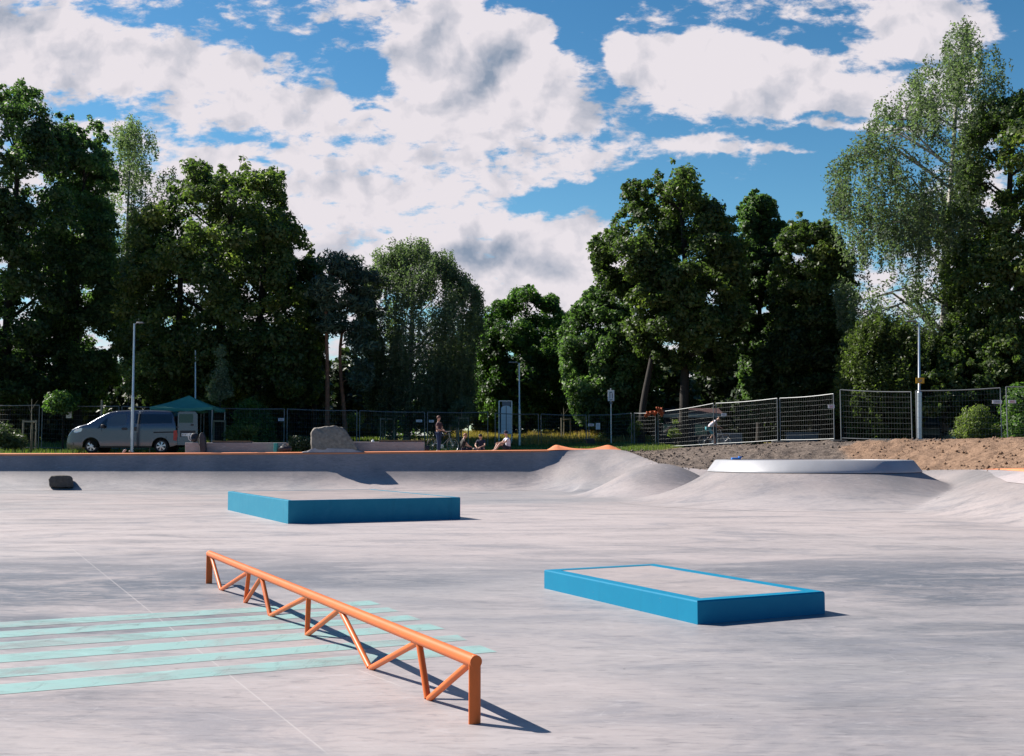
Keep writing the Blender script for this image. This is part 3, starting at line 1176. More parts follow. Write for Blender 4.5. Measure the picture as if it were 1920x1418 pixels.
a = me.attributes.new('sand', 'FLOAT', 'POINT')
a.data.foreach_set('value', np.repeat(sand[pick[:, 0], pick[:, 1]], 6).astype(np.float32))
tag(o, kind='stuff', label='loose clods and stones on the bare soil bank', cat='soil')


# grass beyond the fence
def blades(name, x0, x1, y0, y1, n, hgt, mat, seed, cond=None, wd=0.012):
    r = np.random.default_rng(seed)
    x = r.uniform(x0, x1, n)
    y = r.uniform(y0, y1, n)
    if cond is not None:
        k = cond(x, y)
        x, y = x[k], y[k]
    n = len(x)
    z = ground_z(x, y) - 0.02
    dens_ = fbm(x * 0.8, y * 0.5, 3, seed)
    h = hgt * (0.5 + r.random(n)) * (0.35 + 1.2 * dens_)
    th = r.uniform(0, pi, n)
    lean = r.normal(0, 0.22, (n, 2))
    w_ = wd * (0.7 + 0.8 * r.random(n))
    V = np.zeros((n, 4, 3))
    V[:, 0] = np.stack([x - np.cos(th) * w_, y - np.sin(th) * w_, z], -1)
    V[:, 1] = np.stack([x + np.cos(th) * w_, y + np.sin(th) * w_, z], -1)
    V[:, 2] = np.stack([x + lean[:, 0] * h + np.cos(th) * w_ * .25, y + lean[:, 1] * h, z + h], -1)
    V[:, 3] = np.stack([x + lean[:, 0] * h - np.cos(th) * w_ * .25, y + lean[:, 1] * h, z + h], -1)
    me = np_mesh(name, V.reshape(-1, 3), np.arange(4 * n).reshape(n, 4), {'v': ('FACE', np.clip(0.25 + 0.6 * r.random(n) + (dens_ - .5), 0, 1))})
    return tag(link_mesh(name, me, mat), kind='stuff')


tag(blades('dry_grass', -4, 9, 56, 76, 52000, 0.34, 'grass_blade', 1, lambda x, y: (y > 57 + 0.2 * np.abs(x)) & (x / y * FPX + 960 < 1228), 0.02), label='tall straw coloured grass under the trees', cat='grass')
tag(blades('green_grass', -2, 12, 46.5, 60, 42000, 0.12, 'grass_green', 2, lambda x, y: (x < 5 + (y - 46) * .4), 0.016), label='short green grass behind the mesh fence', cat='grass')
tag(blades('lawn_grass', -36, -1, 46.8, 74, 60000, 0.16, 'grass_green', 3, lambda x, y: ~((x > -18.5) & (x < -11) & (y < 49)), 0.018), label='short lawn grass beyond the van', cat='grass')

# ------------------------------------------------------------------ rolling bump
def radial(name, cx, cy, rings, seg, zfun, mat, parent, rot=0.0, sx=1.0, sy=1.0, closed_top=True, loc=None, rfun=None):
    rr = np.array(rings)
    th = np.linspace(0, 2 * pi, seg, endpoint=False)
    V = []
    for r in rr:
        ra_ = rfun(r, th) if rfun else r
        x = ra_ * np.cos(th) * sx
        y = ra_ * np.sin(th) * sy
        V.append(np.stack([cx + x * cos(rot) - y * sin(rot), cy + x * sin(rot) + y * cos(rot), zfun(r, th)], -1))
    V = np.array(V)
    a = len(rr)
    idx = np.arange(a * seg).reshape(a, seg)
    nx = np.roll(idx, -1, 1)
    F = np.stack([idx[:-1], idx[1:], nx[1:], nx[:-1]], -1).reshape(-1, 4)
    me = np_mesh(name, V.reshape(-1, 3), F)
    up_normals(me)
    o = link_mesh(name, me, mat, parent, 35)
    if loc is not None:
        o.location = loc
    return o


def blended_sheet(name, own, cx, cy, rads, seg, mat, parent):
    th = np.linspace(0, 2 * pi, seg, endpoint=False)
    V = np.array([np.stack([cx + r_ * np.cos(th), cy + r_ * np.sin(th)], -1) if np.isscalar(r_) else r_ for r_ in rads])
    n_ = len(V)
    flat_ = V.reshape(-1, 2)
    z, share = blended(flat_[:, 0], flat_[:, 1], own)
    idx = np.arange(n_ * seg).reshape(n_, seg)
    nx = np.roll(idx, -1, 1)
    F = np.stack([idx[:-1], idx[1:], nx[1:], nx[:-1]], -1).reshape(-1, 4)
    loc = Vector(parent.location)
    me_ = np_mesh(name, np.stack([flat_[:, 0] - loc.x, flat_[:, 1] - loc.y, z - loc.z], -1), F)
    up_normals(me_)
    drop_faces(me_, share)
    return link_mesh(name, me_, mat, parent, 60)


bump = empty('rolling_bump', (BUMP[0], BUMP[1], 0), 'smooth rounded concrete mound left of the raised round platform', 'mound')
th_ = np.linspace(0, 2 * pi, 110, endpoint=False)
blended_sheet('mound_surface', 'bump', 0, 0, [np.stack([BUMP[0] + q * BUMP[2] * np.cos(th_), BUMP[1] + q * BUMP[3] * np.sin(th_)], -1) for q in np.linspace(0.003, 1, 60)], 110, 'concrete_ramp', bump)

# ------------------------------------------------------------------ volcano
vx, vy = VOL
vol = empty('volcano_ramp', (vx, vy, 0), 'round flat topped concrete platform with flared sides and a pale rim band', 'volcano ramp')
th_ = np.linspace(0, 2 * pi, 220, endpoint=False)
ft_ = vol_foot(th_)
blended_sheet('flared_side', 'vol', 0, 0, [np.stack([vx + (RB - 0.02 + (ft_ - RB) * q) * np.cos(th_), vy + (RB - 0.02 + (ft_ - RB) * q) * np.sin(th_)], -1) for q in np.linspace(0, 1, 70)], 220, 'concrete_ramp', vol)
rim_r = [RB + 0.035, RB + 0.03, RB - 0.01, RT + 0.01, RT - 0.03, RT - 0.35, RT - 0.36]
rim_z = [ZB - 0.03, ZB + 0.00, ZB + 0.05, ZT - 0.02, ZT, ZT, ZT - 0.02]
V_ = {round(a, 4): b for a, b in zip(rim_r, rim_z)}
th = np.linspace(0, 2 * pi, 160, endpoint=False)
Vr = np.array([np.stack([a * np.cos(th), a * np.sin(th), np.full_like(th, b)], -1) for a, b in zip(rim_r, rim_z)])
idx = np.arange(len(rim_r) * 160).reshape(len(rim_r), 160)
nx = np.roll(idx, -1, 1)
me = np_mesh('rim_band', Vr.reshape(-1, 3), np.stack([idx[:-1], idx[1:], nx[1:], nx[:-1]], -1).reshape(-1, 4))
link_mesh('rim_band', me, 'steel_band', vol, 30)
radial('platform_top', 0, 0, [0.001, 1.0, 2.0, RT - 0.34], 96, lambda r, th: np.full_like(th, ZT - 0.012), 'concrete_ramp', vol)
b = MB()
b.box((0, 0, 0.035), (0.30, 0.10, 0.07), 0.2, 0.012).box((0.13, 0.02, 0.085), (0.10, 0.08, 0.05), 0.4, 0.01)
o = b.build('plastic_bottle', 'blue_plastic', smooth=30, loc=W(1380, 861, 34.6))
o.location.z = ZT - 0.012
tag(o, 'small blue plastic item lying on top of the round platform', 'bottle')

# ------------------------------------------------------------------ the two manual pads


def pad(N_, L_, R_, H, name, label, mat, border, topmat):
    N_, L_, R_ = [Vector((*q[:2], 0)) for q in (N_, L_, R_)]
    F_ = L_ + (R_ - N_)
    c = (N_ + F_) / 2
    root = empty(name, c, label, 'manual pad')
    P = [N_ - c, R_ - c, F_ - c, L_ - c]
    mb = MB()
    ch = 0.012
    rings = []
    for z, ins in ((0.0, 0.0), (H - ch, 0.0), (H, ch)):
        rings.append([p * (1 - ins / p.length) + Vector((0, 0, z)) for p in P])
    e1 = (P[1] - P[0]).normalized()
    e2 = (P[3] - P[0]).normalized()
    b_ = border
    inner = [P[0] + e1 * b_ + e2 * b_, P[1] - e1 * b_ + e2 * b_, P[2] - e1 * b_ - e2 * b_, P[3] + e1 * b_ - e2 * b_]
    rings.append([p + Vector((0, 0, H)) for p in inner])
    rings.append([p + Vector((0, 0, H - 0.004)) for p in inner])
    vs = [p for r_ in rings for p in r_]
    fs = []
    for k in range(len(rings) - 1):
        for i in range(4):
            j = (i + 1) % 4
            fs.append((k * 4 + i, k * 4 + j, k * 4 + 4 + j, k * 4 + 4 + i))
    mb.add(vs, fs)
    mb.build('painted_edge', mat, root)
    t = MB().add([p + Vector((0, 0, H - 0.004)) for p in inner], [(0, 1, 2, 3)])
    t.build('concrete_top', topmat, root)
    return root


pad(G(1308, 1171.5), G(1020.5, 1103.5), G(1547, 1151), 0.193, 'manual_pad', 'low turquoise edged concrete pad in the right foreground', 'block_blue', 0.125, 'concrete_block_top')
pad(G(540, 982.5), G(427, 956.5), G(863, 973.5), 0.462, 'manual_pad', 'large turquoise sided concrete block in the middle distance, nearer the boulder', 'block_blue_old', 0.10, 'concrete_block_top')

# ------------------------------------------------------------------ mint stripes painted on the slab
st = [  # left edge top and bottom at x = 3, right end top at x
    ((3, 1166.8), (3, 1177.7), (692, 1126.5), (714, 1134)),
    ((3, 1184.0), (3, 1196.7), (727, 1139.5), (748, 1147)),
    ((3, 1205.0), (3, 1219.6), (764, 1154.0), (790, 1162.5)),
    ((3, 1228.4), (3, 1244.0), (805, 1170.0), (834, 1180)),
    ((3, 1254.0), (3, 1272.0), (858, 1191.0), (876, 1201)),
    ((3, 1284.0), (3, 1303.0), (900, 1210.5), (932, 1223)),
]
names_ = ['farthest mint stripe of six painted on the slab behind the rail', 'second mint stripe from the back painted on the slab',
          'third mint stripe from the back painted on the slab', 'fourth mint stripe from the back painted on the slab',
          'fifth mint stripe from the back, next to the nearest one', 'nearest mint stripe of the six painted on the slab']
sd = Vector((2.85, 1.35, 0)).normalized()
for (a, b_, c_, d_), lb in zip(st, names_):
    A, B_, C_, D_ = G(*a), G(*b_), G(*c_), G(*d_)
    A = A - sd * 1.6
    B_ = B_ - sd * 1.6
    org = (A + C_) / 2
    org.z = 0
    mb = MB()
    n = 60
    vs, fs = [], []
    rj = random.Random(int(a[1]))
    for i in range(n + 1):
        t = i / n
        p = A.lerp(C_, t)
        q = B_.lerp(D_, t)
        j1, j2 = rj.uniform(-.004, .004), rj.uniform(-.004, .004)
        vs += [Vector((p.x - org.x, p.y - org.y + j1, 0.0025)), Vector((q.x - org.x, q.y - org.y + j2, 0.0025))]
        if i:
            fs.append((2 * i - 2, 2 * i - 1, 2 * i + 1, 2 * i))
    mb.add(vs, fs)
    o = mb.build('painted_stripe', 'mint_paint', loc=org)
    up_normals(o.data)
    tag(o, lb, 'painted stripe', 'mint stripes painted on the slab')

# ------------------------------------------------------------------ grind rail
ra = G(888, 1356)
rb = G(391.5, 1094)
L = (rb - ra).length
rail = empty('grind_rail', ra, 'orange zigzag steel grind rail standing in the foreground', 'rail', None, atan2(rb.y - ra.y, rb.x - ra.x))
HR = 0.352
RR = 0.030
# top tube, flattened oval section
mb = MB()
pts = [Vector((-0.03, 0, HR - 0.034)), Vector((0.3, 0, HR - 0.034)), Vector((L / 2, 0, HR - 0.034)), Vector((L, 0, HR - 0.034))]
mb.tube(pts, [0.034] * 4, 20)
mb.build('top_tube', 'rail_orange', rail, 40)
bot = [0.62, 1.62, 3.10, 4.22, 5.17, 6.24]
top = [0.04, 0.77, 2.27, 3.06, 4.55, 5.03, 6.76]
# end posts: flat oval bar
for xe, wdx in ((0.0, 0.0), (L, 0.05)):
    pr = []
    n = 20
    for k in range(n):
        t = 2 * pi * k / n
        cx = 0.018 * cos(t)
        cy = 0.034 * sin(t)
        pr.append((cx, cy))
    vs, fs = [], []
    zs = [(0.0, 0.0, 1.0), (HR - 0.05, 0, 1.0), (HR - 0.03, 0, 0.97), (HR - 0.012, 0, .75), (HR - 0.001, 0, 0.35)]
    for (z, _, s) in zs:
        for (px_, py_) in pr:
            vs.append((xe - 0.012 + px_ + wdx * (z / HR - 1.0) * 0.0, py_ * s, z))
    for r_ in range(len(zs) - 1):
        for k in range(n):
            j = (k + 1) % n
            fs.append((r_ * n + k, r_ * n + j, r_ * n + n + j, r_ * n + n + k))
    fs.append(tuple(range((len(zs) - 1) * n, len(zs) * n)))
    MB().add(vs, fs).build('end_post', 'rail_orange', rail, 40)
for i, bx in enumerate(bot):
    for tx in (top[i], top[i + 1]):
        s = 1 if tx > bx else -1
        MB().tube([(bx + s * 0.012, 0, 0.004), (tx, 0, HR - 0.05)], 0.020, 14).build('strut', 'rail_orange', rail, 40)

# ------------------------------------------------------------------ rocks


def rock(name, pts, parent_loc, label, cat, mat, seed, sub=4, amp=0.05, sm=0.2):
    "convex hull of points given in local metres, subdivided and roughened"
    bm = bmesh.new()
    for p in pts:
        bm.verts.new(p)
    bmesh.ops.convex_hull(bm, input=bm.verts)
    bmesh.ops.delete(bm, geom=[v for v in bm.verts if not v.link_faces], context='VERTS')
    bmesh.ops.triangulate(bm, faces=bm.faces)
    for _ in range(sub):
        bmesh.ops.subdivide_edges(bm, edges=bm.edges, cuts=1, use_grid_fill=True)
        bmesh.ops.smooth_vert(bm, verts=bm.verts, factor=sm, use_axis_x=True, use_axis_y=True, use_axis_z=True)
    co = np.array([v.co for v in bm.verts])
    bm.normal_update()
    nn = np.array([v.normal for v in bm.verts])
    d = (vnoise(co[:, 0] * 2.2 + 9, co[:, 1] * 2.2, co[:, 2] * 2.2, seed) - .5) * 1.6 + (vnoise(co[:, 0] * 6, co[:, 1] * 6, co[:, 2] * 6, seed + 1) - .5) * .8 + (vnoise(co[:, 0] * 16, co[:, 1] * 16, co[:, 2] * 16, seed + 2) - .5) * .4
    co = co + nn * (d * amp)[:, None]
    for v_, c_ in zip(bm.verts, co):
        v_.co = c_
    me = bpy.data.meshes.new(name)
    bm.to_mesh(me)
    bm.free()
    o = link_mesh(name, me, mat, None, 50, parent_loc)
    return tag(o, label, cat)


def wl(px, py, Y, org):
    return W(px, py, Y) - Vector(org)


bo = W(628, 848, 43.6)
bo.z = 1.32
front = [(586, 808), (590, 801), (606, 797.5), (628, 797), (642, 800), (651, 809), (659, 822), (667, 835), (676, 850), (587, 856), (587, 830)]
pts = [wl(x, y, 43.30, bo) for x, y in front]
pts += [wl(x - 1, y + 1, 43.36, bo) for x, y in ((583, 822), (582, 812), (586, 806), (583, 840))]
pts += [wl(628 + (x - 628) * 0.9 - 5, 850 + (y - 850) * 0.9, 44.5, bo) for x, y in front]
rock('boulder', pts, bo, 'big grey boulder standing on the lip of the quarter pipe', 'boulder', 'granite', 3, 4, 0.05)
# pale concrete skirt cast round the boulder foot
sk = MB()
lst = [(566, 847.5), (576, 845.5), (584, 842), (592, 840), (660, 842), (670, 845), (680, 847.5)]
A_ = [W(x, y, 43.32) for x, y in lst]
B_ = [W(x, 848.5, 43.28) for x, y in lst]
C2 = [W(x, y, 44.6) for x, y in lst]
n = len(lst)
sk.add([p - bo for p in (B_ + A_ + C2)], [(i, i + 1, n + i + 1, n + i) for i in range(n - 1)] + [(n + i, n + i + 1, 2 * n + i + 1, 2 * n + i) for i in range(n - 1)])
tag(sk.build('boulder_skirt', 'concrete_coping', loc=bo), 'pale concrete collar cast around the foot of the boulder', 'collar')
# small dark stone on the ramp face
so = W(117, 905, 41.95)
zz = 0.0
fr = [(91, 899), (95, 893), (104, 894), (112, 892), (131, 892), (135, 896), (137, 914), (118, 914), (92, 912)]
pts = [wl(x, y, 41.7, so) for x, y in fr] + [wl(x + 2, y + 1, 42.6, so) for x, y in fr]
rock('small_rock', pts, so, 'small dark squared rock set on the quarter pipe face', 'rock', 'dark_stone', 8, 4, 0.04, 0.08)

# ------------------------------------------------------------------ mesh fence
FG = 'temporary mesh fence panels around the park'


def fence_panel(p0, p1, h0, h1, label, dark=False, lean=0.0):
    p0, p1 = Vector(p0), Vector(p1)
    d = p1 - p0
    Lp = Vector((d.x, d.y, 0)).length
    root = empty('mesh_fence', p0, label, 'fence', FG, atan2(d.y, d.x))
    dz = d.z
    r = 0.021

    def P(x, z):   # z measured 0..1 of panel height
        hh = h0 + (h1 - h0) * x / Lp
        sag = 0.03 * sin(pi * x / Lp)
        z_ = dz * x / Lp + 0.06 + z * (hh - 0.06) - sag * (1 if z > .9 else .5)
        return Vector((x, lean * z_ + 0.05 * sin(pi * x / Lp) * z, z_))
    xs = np.linspace(0.03, Lp - 0.03, 9)
    f = MB()
    f.tube([P(0.03, 0), P(0.03, 1)], r, 8)
    f.tube([P(Lp - 0.03, 0), P(Lp - 0.03, 1)], r, 8)
    f.tube([P(x, 1) for x in xs], r, 8)
    f.tube([P(x, 0.04) for x in xs], r * 0.85, 8)
    f.build('frame', 'fence_steel', root, 40)
    m = MB()
    rnd = random.Random(int(abs(p0.x * 1000)))
    for k in range(1, 9):
        z = 0.04 + 0.96 * k / 9
        ph, am = rnd.uniform(0, 6), rnd.uniform(.004, .014)
        m.tube([P(x, z) + Vector((0, 0, am * sin(ph + x * 1.7))) for x in xs], 0.0026, 4, False)
    nv = int(Lp / 0.115)
    for k in range(1, nv):
        x = 0.03 + (Lp - 0.06) * k / nv
        m.tube([P(x, 0.04), P(x, 0.5), P(x, 1)], 0.0016, 3, False)
    m.build('wire_mesh', 'fence_steel', root)
    return root


def W3(px, py, Y):
    return W(px, py, Y)


# left run, along the back of the deck
lx = [(-220, 51.4, 2.12), (-72, 51.4, 2.12), (77, 51.4, 2.12), (226, 51.4, 2.12), (380, 51.5, 2.1), (536, 52.2, 2.05), (672, 53.2, 1.99), (799, 54.2, 1.98), (919, 55.2, 1.98)]
lx_top = [759, 759, 760, 762, 764.5, 767, 770, 773, 773]
desc = ['fence panel at the far left edge, left of the wooden tree guard', 'second fence panel from the left, in front of the dark hedge', 'fence panel left of the van carrying a white notice',
        'fence panel hidden behind the silver van', 'fence panel behind the green canopy', 'fence panel behind the boulder', 'fence panel behind the wooden topped bench', 'fence panel behind the seated people']
for i in range(len(lx) - 1):
    (xa, Ya, ha), (xb, Yb, hb) = lx[i], lx[i + 1]
    ta, tb = W(xa, lx_top[i], Ya), W(xb, lx_top[i + 1], Yb)
    g0 = Vector((ta.x, ta.y, ta.z - ha))
    g1 = Vector((tb.x, tb.y, tb.z - hb))
    dd = (g1 - g0).normalized() * 0.04
    if i == 7:
        g1 = g1 - (g1 - g0).normalized() * 0.05
    fence_panel(g0 + dd, g1 - dd, ha, hb, desc[i])
# middle and right run
rx = [(926, 775, 842, 55.5), (1012, 776.5, 842, 57.5), (1102, 778.5, 841, 57.0), (1187, 775, 842, 55.4), (1232, 773, 843, 54.4), (1341, 756.5, 837.5, 51.5), (1461, 747, 831, 48.6), (1567, 738.5, 829, 46.2)]
desc2 = ['fence panel in front of the pale blue board post', 'fence panel in front of the thin staked tree', 'fence panel beside the road sign', 'narrow fence panel leading to the orange cloth', 'fence panel just left of the cyclist',
         'fence panel just right of the cyclist', 'fence panel in front of the dark cabinet, tilted at its right end']
for i in range(len(rx) - 1):
    a, b2 = rx[i], rx[i + 1]
    ta, ba = W(a[0] + 1.5, a[1], a[3]), W(a[0] + 1.5, a[2], a[3])
    tb, bb = W(b2[0] - 1.5, b2[1], b2[3]), W(b2[0] - 1.5, b2[2], b2[3])
    fence_panel(ba, bb, ta.z - ba.z, tb.z - bb.z, desc2[i])
for a, b2, lb in (((1576, 731, 828, 45.2), (1712, 735, 831, 43.6), 'upright fence panel left of the tall lamp post'),
                  ((1718, 733, 830, 43.5), (1880, 727.5, 832.5, 42.3), 'fence panel right of the tall lamp post'),
                  ((1888, 725.5, 833, 42.2), (2045, 722, 835, 41.3), 'last fence panel at the right edge')):
    ta, ba = W(a[0], a[1], a[3]), W(a[0], a[2], a[3])
    tb, bb = W(b2[0], b2[1], b2[3]), W(b2[0], b2[2], b2[3])
    fence_panel(ba, bb, ta.z - ba.z, tb.z - bb.z, lb)
# feet
fb = MB()
fb.box((0, 0, 0.06), (0.66, 0.24, 0.12), 0, 0.03)
foot0 = fb.build('rubber_block', 'foot_block', smooth=30)
spots = [(a[0], a[2], a[3]) for a in rx[4:]] + [(1573, 829, 45.4), (1715, 831, 43.5), (1884, 833, 42.2)]
fl_ = ['rubber block under the joint by the orange cloth', 'rubber block right below the cyclist', 'rubber block at the middle joint of the right fence', 'rubber block under the tilted panel end',
       'rubber block under the left post of the upright panel', 'rubber block beside the tall lamp post', 'rubber block under the joint near the right edge']
for k, (px, py, Y) in enumerate(spots):
    o = foot0 if k == 0 else foot0.copy()
    if k:
        C.objects.link(o)
    p = W(px, py, Y)
    o.location = (p.x, p.y - 0.03, p.z - 0.03)
    o.rotation_euler = (0, 0, R(-15 + 7 * k))
    tag(o, fl_[k], 'rubber block', 'rubber blocks under the mesh fence')


# notices tied to the fence
def notice(px, py, wpx, hpx, Y, mat, label, marks=None, name='fence_notice'):
    c = W(px, py, Y)
    w_, h_ = wpx * Y / FPX, hpx * Y / FPX
    root = MB().box((0, 0, 0), (w_, 0.012, h_), 0, 0.002).build(name, mat, loc=(c.x, c.y - 0.05, c.z))
    tag(root, label, 'notice', 'notices tied to the mesh fence')
    if marks:
        m = MB()
        for (x, z, a, b3) in marks:
            m.box((x * w_, -0.009, z * h_), (a * w_, 0.004, b3 * h_))
        m.build('print', 'sign_red' if mat == 'sign_white' and 'red' in label else 'sign_grey', root)
    return root


txt = [(0, .25, .7, .10), (-.05, .02, .6, .10), (0.02, -.22, .66, .10)]
notice(130, 777, 10, 14.5, 51.35, 'sign_white', 'white paper sheet tied to the fence left of the van', [(0, .3, .6, .05), (0, .1, .6, .05), (0, -.1, .6, .05), (0, -.3, .4, .05)])
notice(527.5, 787, 11, 5.5, 52.1, 'sign_white', 'small white and red plate beside the thick fence post left of the boulder', txt)
notice(786, 789.5, 11, 4.5, 54.0, 'sign_white', 'small white plate on the fence left of the standing person', txt)
notice(809, 790, 9, 4.5, 54.2, 'sign_white', 'small white plate on the fence right behind the standing person', txt)
notice(1108, 797, 11, 5, 56.8, 'sign_white', 'small white and red plate on the fence above the brown bin', txt)
notice(1121, 799.5, 8, 12, 56.6, 'sign_white', 'white paper notice on the fence above and right of the brown bin', [(0, .3, .6, .05), (0, .1, .6, .05), (0, -.1, .6, .05), (0, -.3, .4, .05)])
notice(1357, 778, 9.5, 5.5, 50.9, 'sign_white', 'small white plate on the fence just right of the cyclist', txt)
notice(1558, 762.5, 12, 6.5, 46.2, 'sign_white', 'small white and red plate at the tilted fence end', txt)
notice(1868.5, 754, 18, 6.5, 42.3, 'sign_white', 'wide white plate on the fence near the right edge', txt)
notice(1897, 753.5, 14, 6, 42.0, 'sign_white', 'white and red plate at the far right end of the fence', txt)

# orange cloth hung over the fence
def cloth(px0, px1, py0, py1, Y, label, seed):
    r_ = np.random.default_rng(seed)
    nx_, nz_ = 14, 10
    rows = []
    c = W((px0 + px1) / 2, py1, Y)
    for i in range(nx_):
        row = []
        for j in range(nz_):
            u_, v_ = i / (nx_ - 1), j / (nz_ - 1)
            px = px0 + (px1 - px0) * u_ + 2.0 * sin(v_ * 5 + seed)
            py = py0 + (py1 - py0) * v_ + 2.5 * sin(u_ * 6 + seed) * (0.4 + v_)
            p = W(px, py, Y - 0.06 - 0.05 * sin(u_ * 17 + v_ * 3) - 0.05 * r_.random())
            row.append(tuple(p - c))
        rows.append(row)
    me_ = grid_mesh('hung_cloth', np.array(rows))
    o_ = link_mesh('hung_cloth', me_, 'cloth_orange', None, 60, c)
    m_ = o_.modifiers.new('thickness', 'SOLIDIFY')
    m_.thickness = 0.012
    return tag(o_, label, 'cloth')


cloth(1210, 1231, 771, 780, 54.4, 'crumpled orange cloth hanging low over the fence, left one', 1)
cloth(1232, 1244, 764, 778, 54.2, 'orange cloth bunched on top of the fence joint, right one', 4)

# ------------------------------------------------------------------ lamp posts


def lamp_post(px, ytop, ybase, Y, rtop, rbase, yjoint, label, head=(0.5, -1), zbase=None, lean=0):
    b_ = W(px, ybase, Y)
    t_ = W(px + lean, ytop, Y)
    if zbase is not None:
        b_.z = zbase
    h_ = t_.z - b_.z
    hj = W(px, yjoint, Y).z - b_.z
    lx_ = t_.x - b_.x
    root = empty('lamp_post', b_, label, 'lamp post', 'slim grey lamp posts')
    MB().tube([(0, 0, 0), (lx_ * hj / h_, 0, hj)], [rbase, rbase * 0.96], 14).build('base_tube', 'galvanised', root, 40)
    MB().tube([(lx_ * hj / h_, 0, hj), (lx_ * hj / h_, 0, hj + 0.08), (lx_, 0, h_)], [rbase * 0.95, rtop * 1.25, rtop], 12).build('upper_tube', 'galvanised', root, 40)
    if head:
        ln, s = head
        m = MB()
        m.tube([(lx_, 0, h_ - 0.03), (lx_ + s * 0.12, 0, h_ + 0.02)], 0.02, 8)
        m.box((lx_ + s * (0.1 + ln / 2), 0, h_ + 0.035), (ln, 0.20, 0.055), 0, 0.02)
        m.build('lamp_head', 'lamp_head', root, 30)
    MB().disc((0, 0, 0.012), rbase * 1.7, (0, 0, 1), 0.025, 14).build('base_plate', 'galvanised', root, 40)
    return root


lamp_post(247.5, 607, 848, 46.25, 0.038, 0.068, 744, 'tall slim lamp post standing in front of the silver van', (0.3, 1), None, 4.5)
lamp_post(366.5, 657, 838, 53.5, 0.034, 0.06, 760, 'thin lamp post behind the green canopy', None, 1.55)
lamp_post(974.5, 681, 838, 56.8, 0.040, 0.075, 768, 'lamp post beside the pale blue board', (0.45, -1), None, -1)
lp = lamp_post(1724, 604, 830, 44.0, 0.038, 0.10, 736, 'tall lamp post with a yellow plate at the right fence', (0.4, -1), None, -1)
yp = W(1724, 714, 43.9)
sg = MB().box((0, 0, 0), (0.34, 0.012, 0.22), 0, 0.002).build('yellow_plate', 'sign_yellow', lp)
sg.location = yp - Vector(lp.location) + Vector((0, -0.06, 0))
MB().box((0, -0.01, 0.02), (0.18, 0.006, 0.03)).box((0, -0.01, -0.04), (0.12, 0.006, 0.03)).build('print', 'sign_grey', sg)
# distant poles
gp = W(596, 838, 66)
o = MB().tube([(0, 0, 0), (0, 0, W(596, 700, 66).z - gp.z)], 0.10, 10).build('tall_pole', 'canopy_green', smooth=40, loc=gp)
tag(o, 'tall faded green pole far behind the boulder', 'pole')
gp = W(188, 846, 49)
o = MB().tube([(0, 0, 0), (0.01, 0, W(188, 751, 49).z - gp.z)], [0.05, 0.045], 8).build('wooden_stake', 'wood_pale', smooth=40, loc=gp)
tag(o, 'pale wooden stake rising behind the van bonnet', 'stake')

# road sign with a dark symbol
rs = W(1146, 833, 56.0)
root = empty('road_sign', rs, 'white rectangular road sign with a dark symbol on a grey post', 'road sign')
hp = W(1146, 728, 56).z - rs.z
MB().tube([(0, 0, 0), (0, 0, hp)], 0.035, 10).build('post', 'galvanised', root, 40)
zc = W(1146, 742, 56).z - rs.z
bd = MB().box((0, -0.05, zc), (0.33, 0.02, 0.56), 0, 0.005).build('sign_board', 'sign_white', root)
k = MB()
k.box((-0.055, -0.064, zc + 0.02), (0.05, 0.005, 0.34)).box((0.065, -0.064, zc - 0.02), (0.05, 0.005, 0.26)).box((0.005, -0.064, zc + 0.17), (0.13, 0.005, 0.05)).box((0.0, -0.064, zc - 0.22), (0.16, 0.005, 0.05))
k.build('symbol', 'sign_grey', bd)
MB().box((0, -0.045, zc - 0.38), (0.14, 0.015, 0.10), 0, 0.004).build('small_plate', 'sign_grey', root)

# pale blue board in a steel frame
Yk = 57.5
ko = W(947.5, 842, Yk)
root = empty('framed_board', ko, 'tall pale blue rounded board in a steel frame behind the white shirted person', 'board')


def kx(px):
    return W(px, 800, Yk).x - ko.x


def kz(py):
    return W(947, py, Yk).z - ko.z


for px in (935.6, 959.5):
    MB().tube([(kx(px), 0, 0), (kx(px), 0, kz(752))], 0.035, 8).build('post', 'galvanised', root, 40)
MB().box((kx(947.5), 0, kz(752)), (kx(959.5) - kx(935.6), 0.05, 0.04)).build('cross_bar', 'galvanised', root)
MB().box((kx(949.5), 0.0, kz(757)), (kx(957) - kx(941), 0.03, kz(753) - kz(761))).build('header', 'sign_grey', root)
MB().box((kx(937.9), 0.01, (kz(760) + kz(812)) / 2), (0.06, 0.02, kz(760) - kz(812))).build('side_strip', 'wall_blue', root)
poly = []
for t in np.linspace(0, pi, 13):
    poly.append((kx(949) + (kx(958.5) - kx(949)) * (abs(cos(t)) ** 0.7) * (1 if cos(t) > 0 else -1), 0, kz(767) + (kz(761) - kz(767)) * sin(t)))
poly += [(kx(939.5), 0, kz(812)), (kx(958.5), 0, kz(812))]
MB().prism(poly, (0, -0.03, 0), (0, -0.005, 0)).build('board_panel', 'panel_blue', root)
MB().box((kx(949.2), -0.04, (kz(762) + kz(810)) / 2), (0.035, 0.015, kz(762) - kz(810))).build('centre_seam', 'cabinet_grey', root)
MB().box((kx(949), -0.05, kz(813)), (kx(960) - kx(937), 0.06, 0.05)).build('lower_shelf', 'white_metal', root)

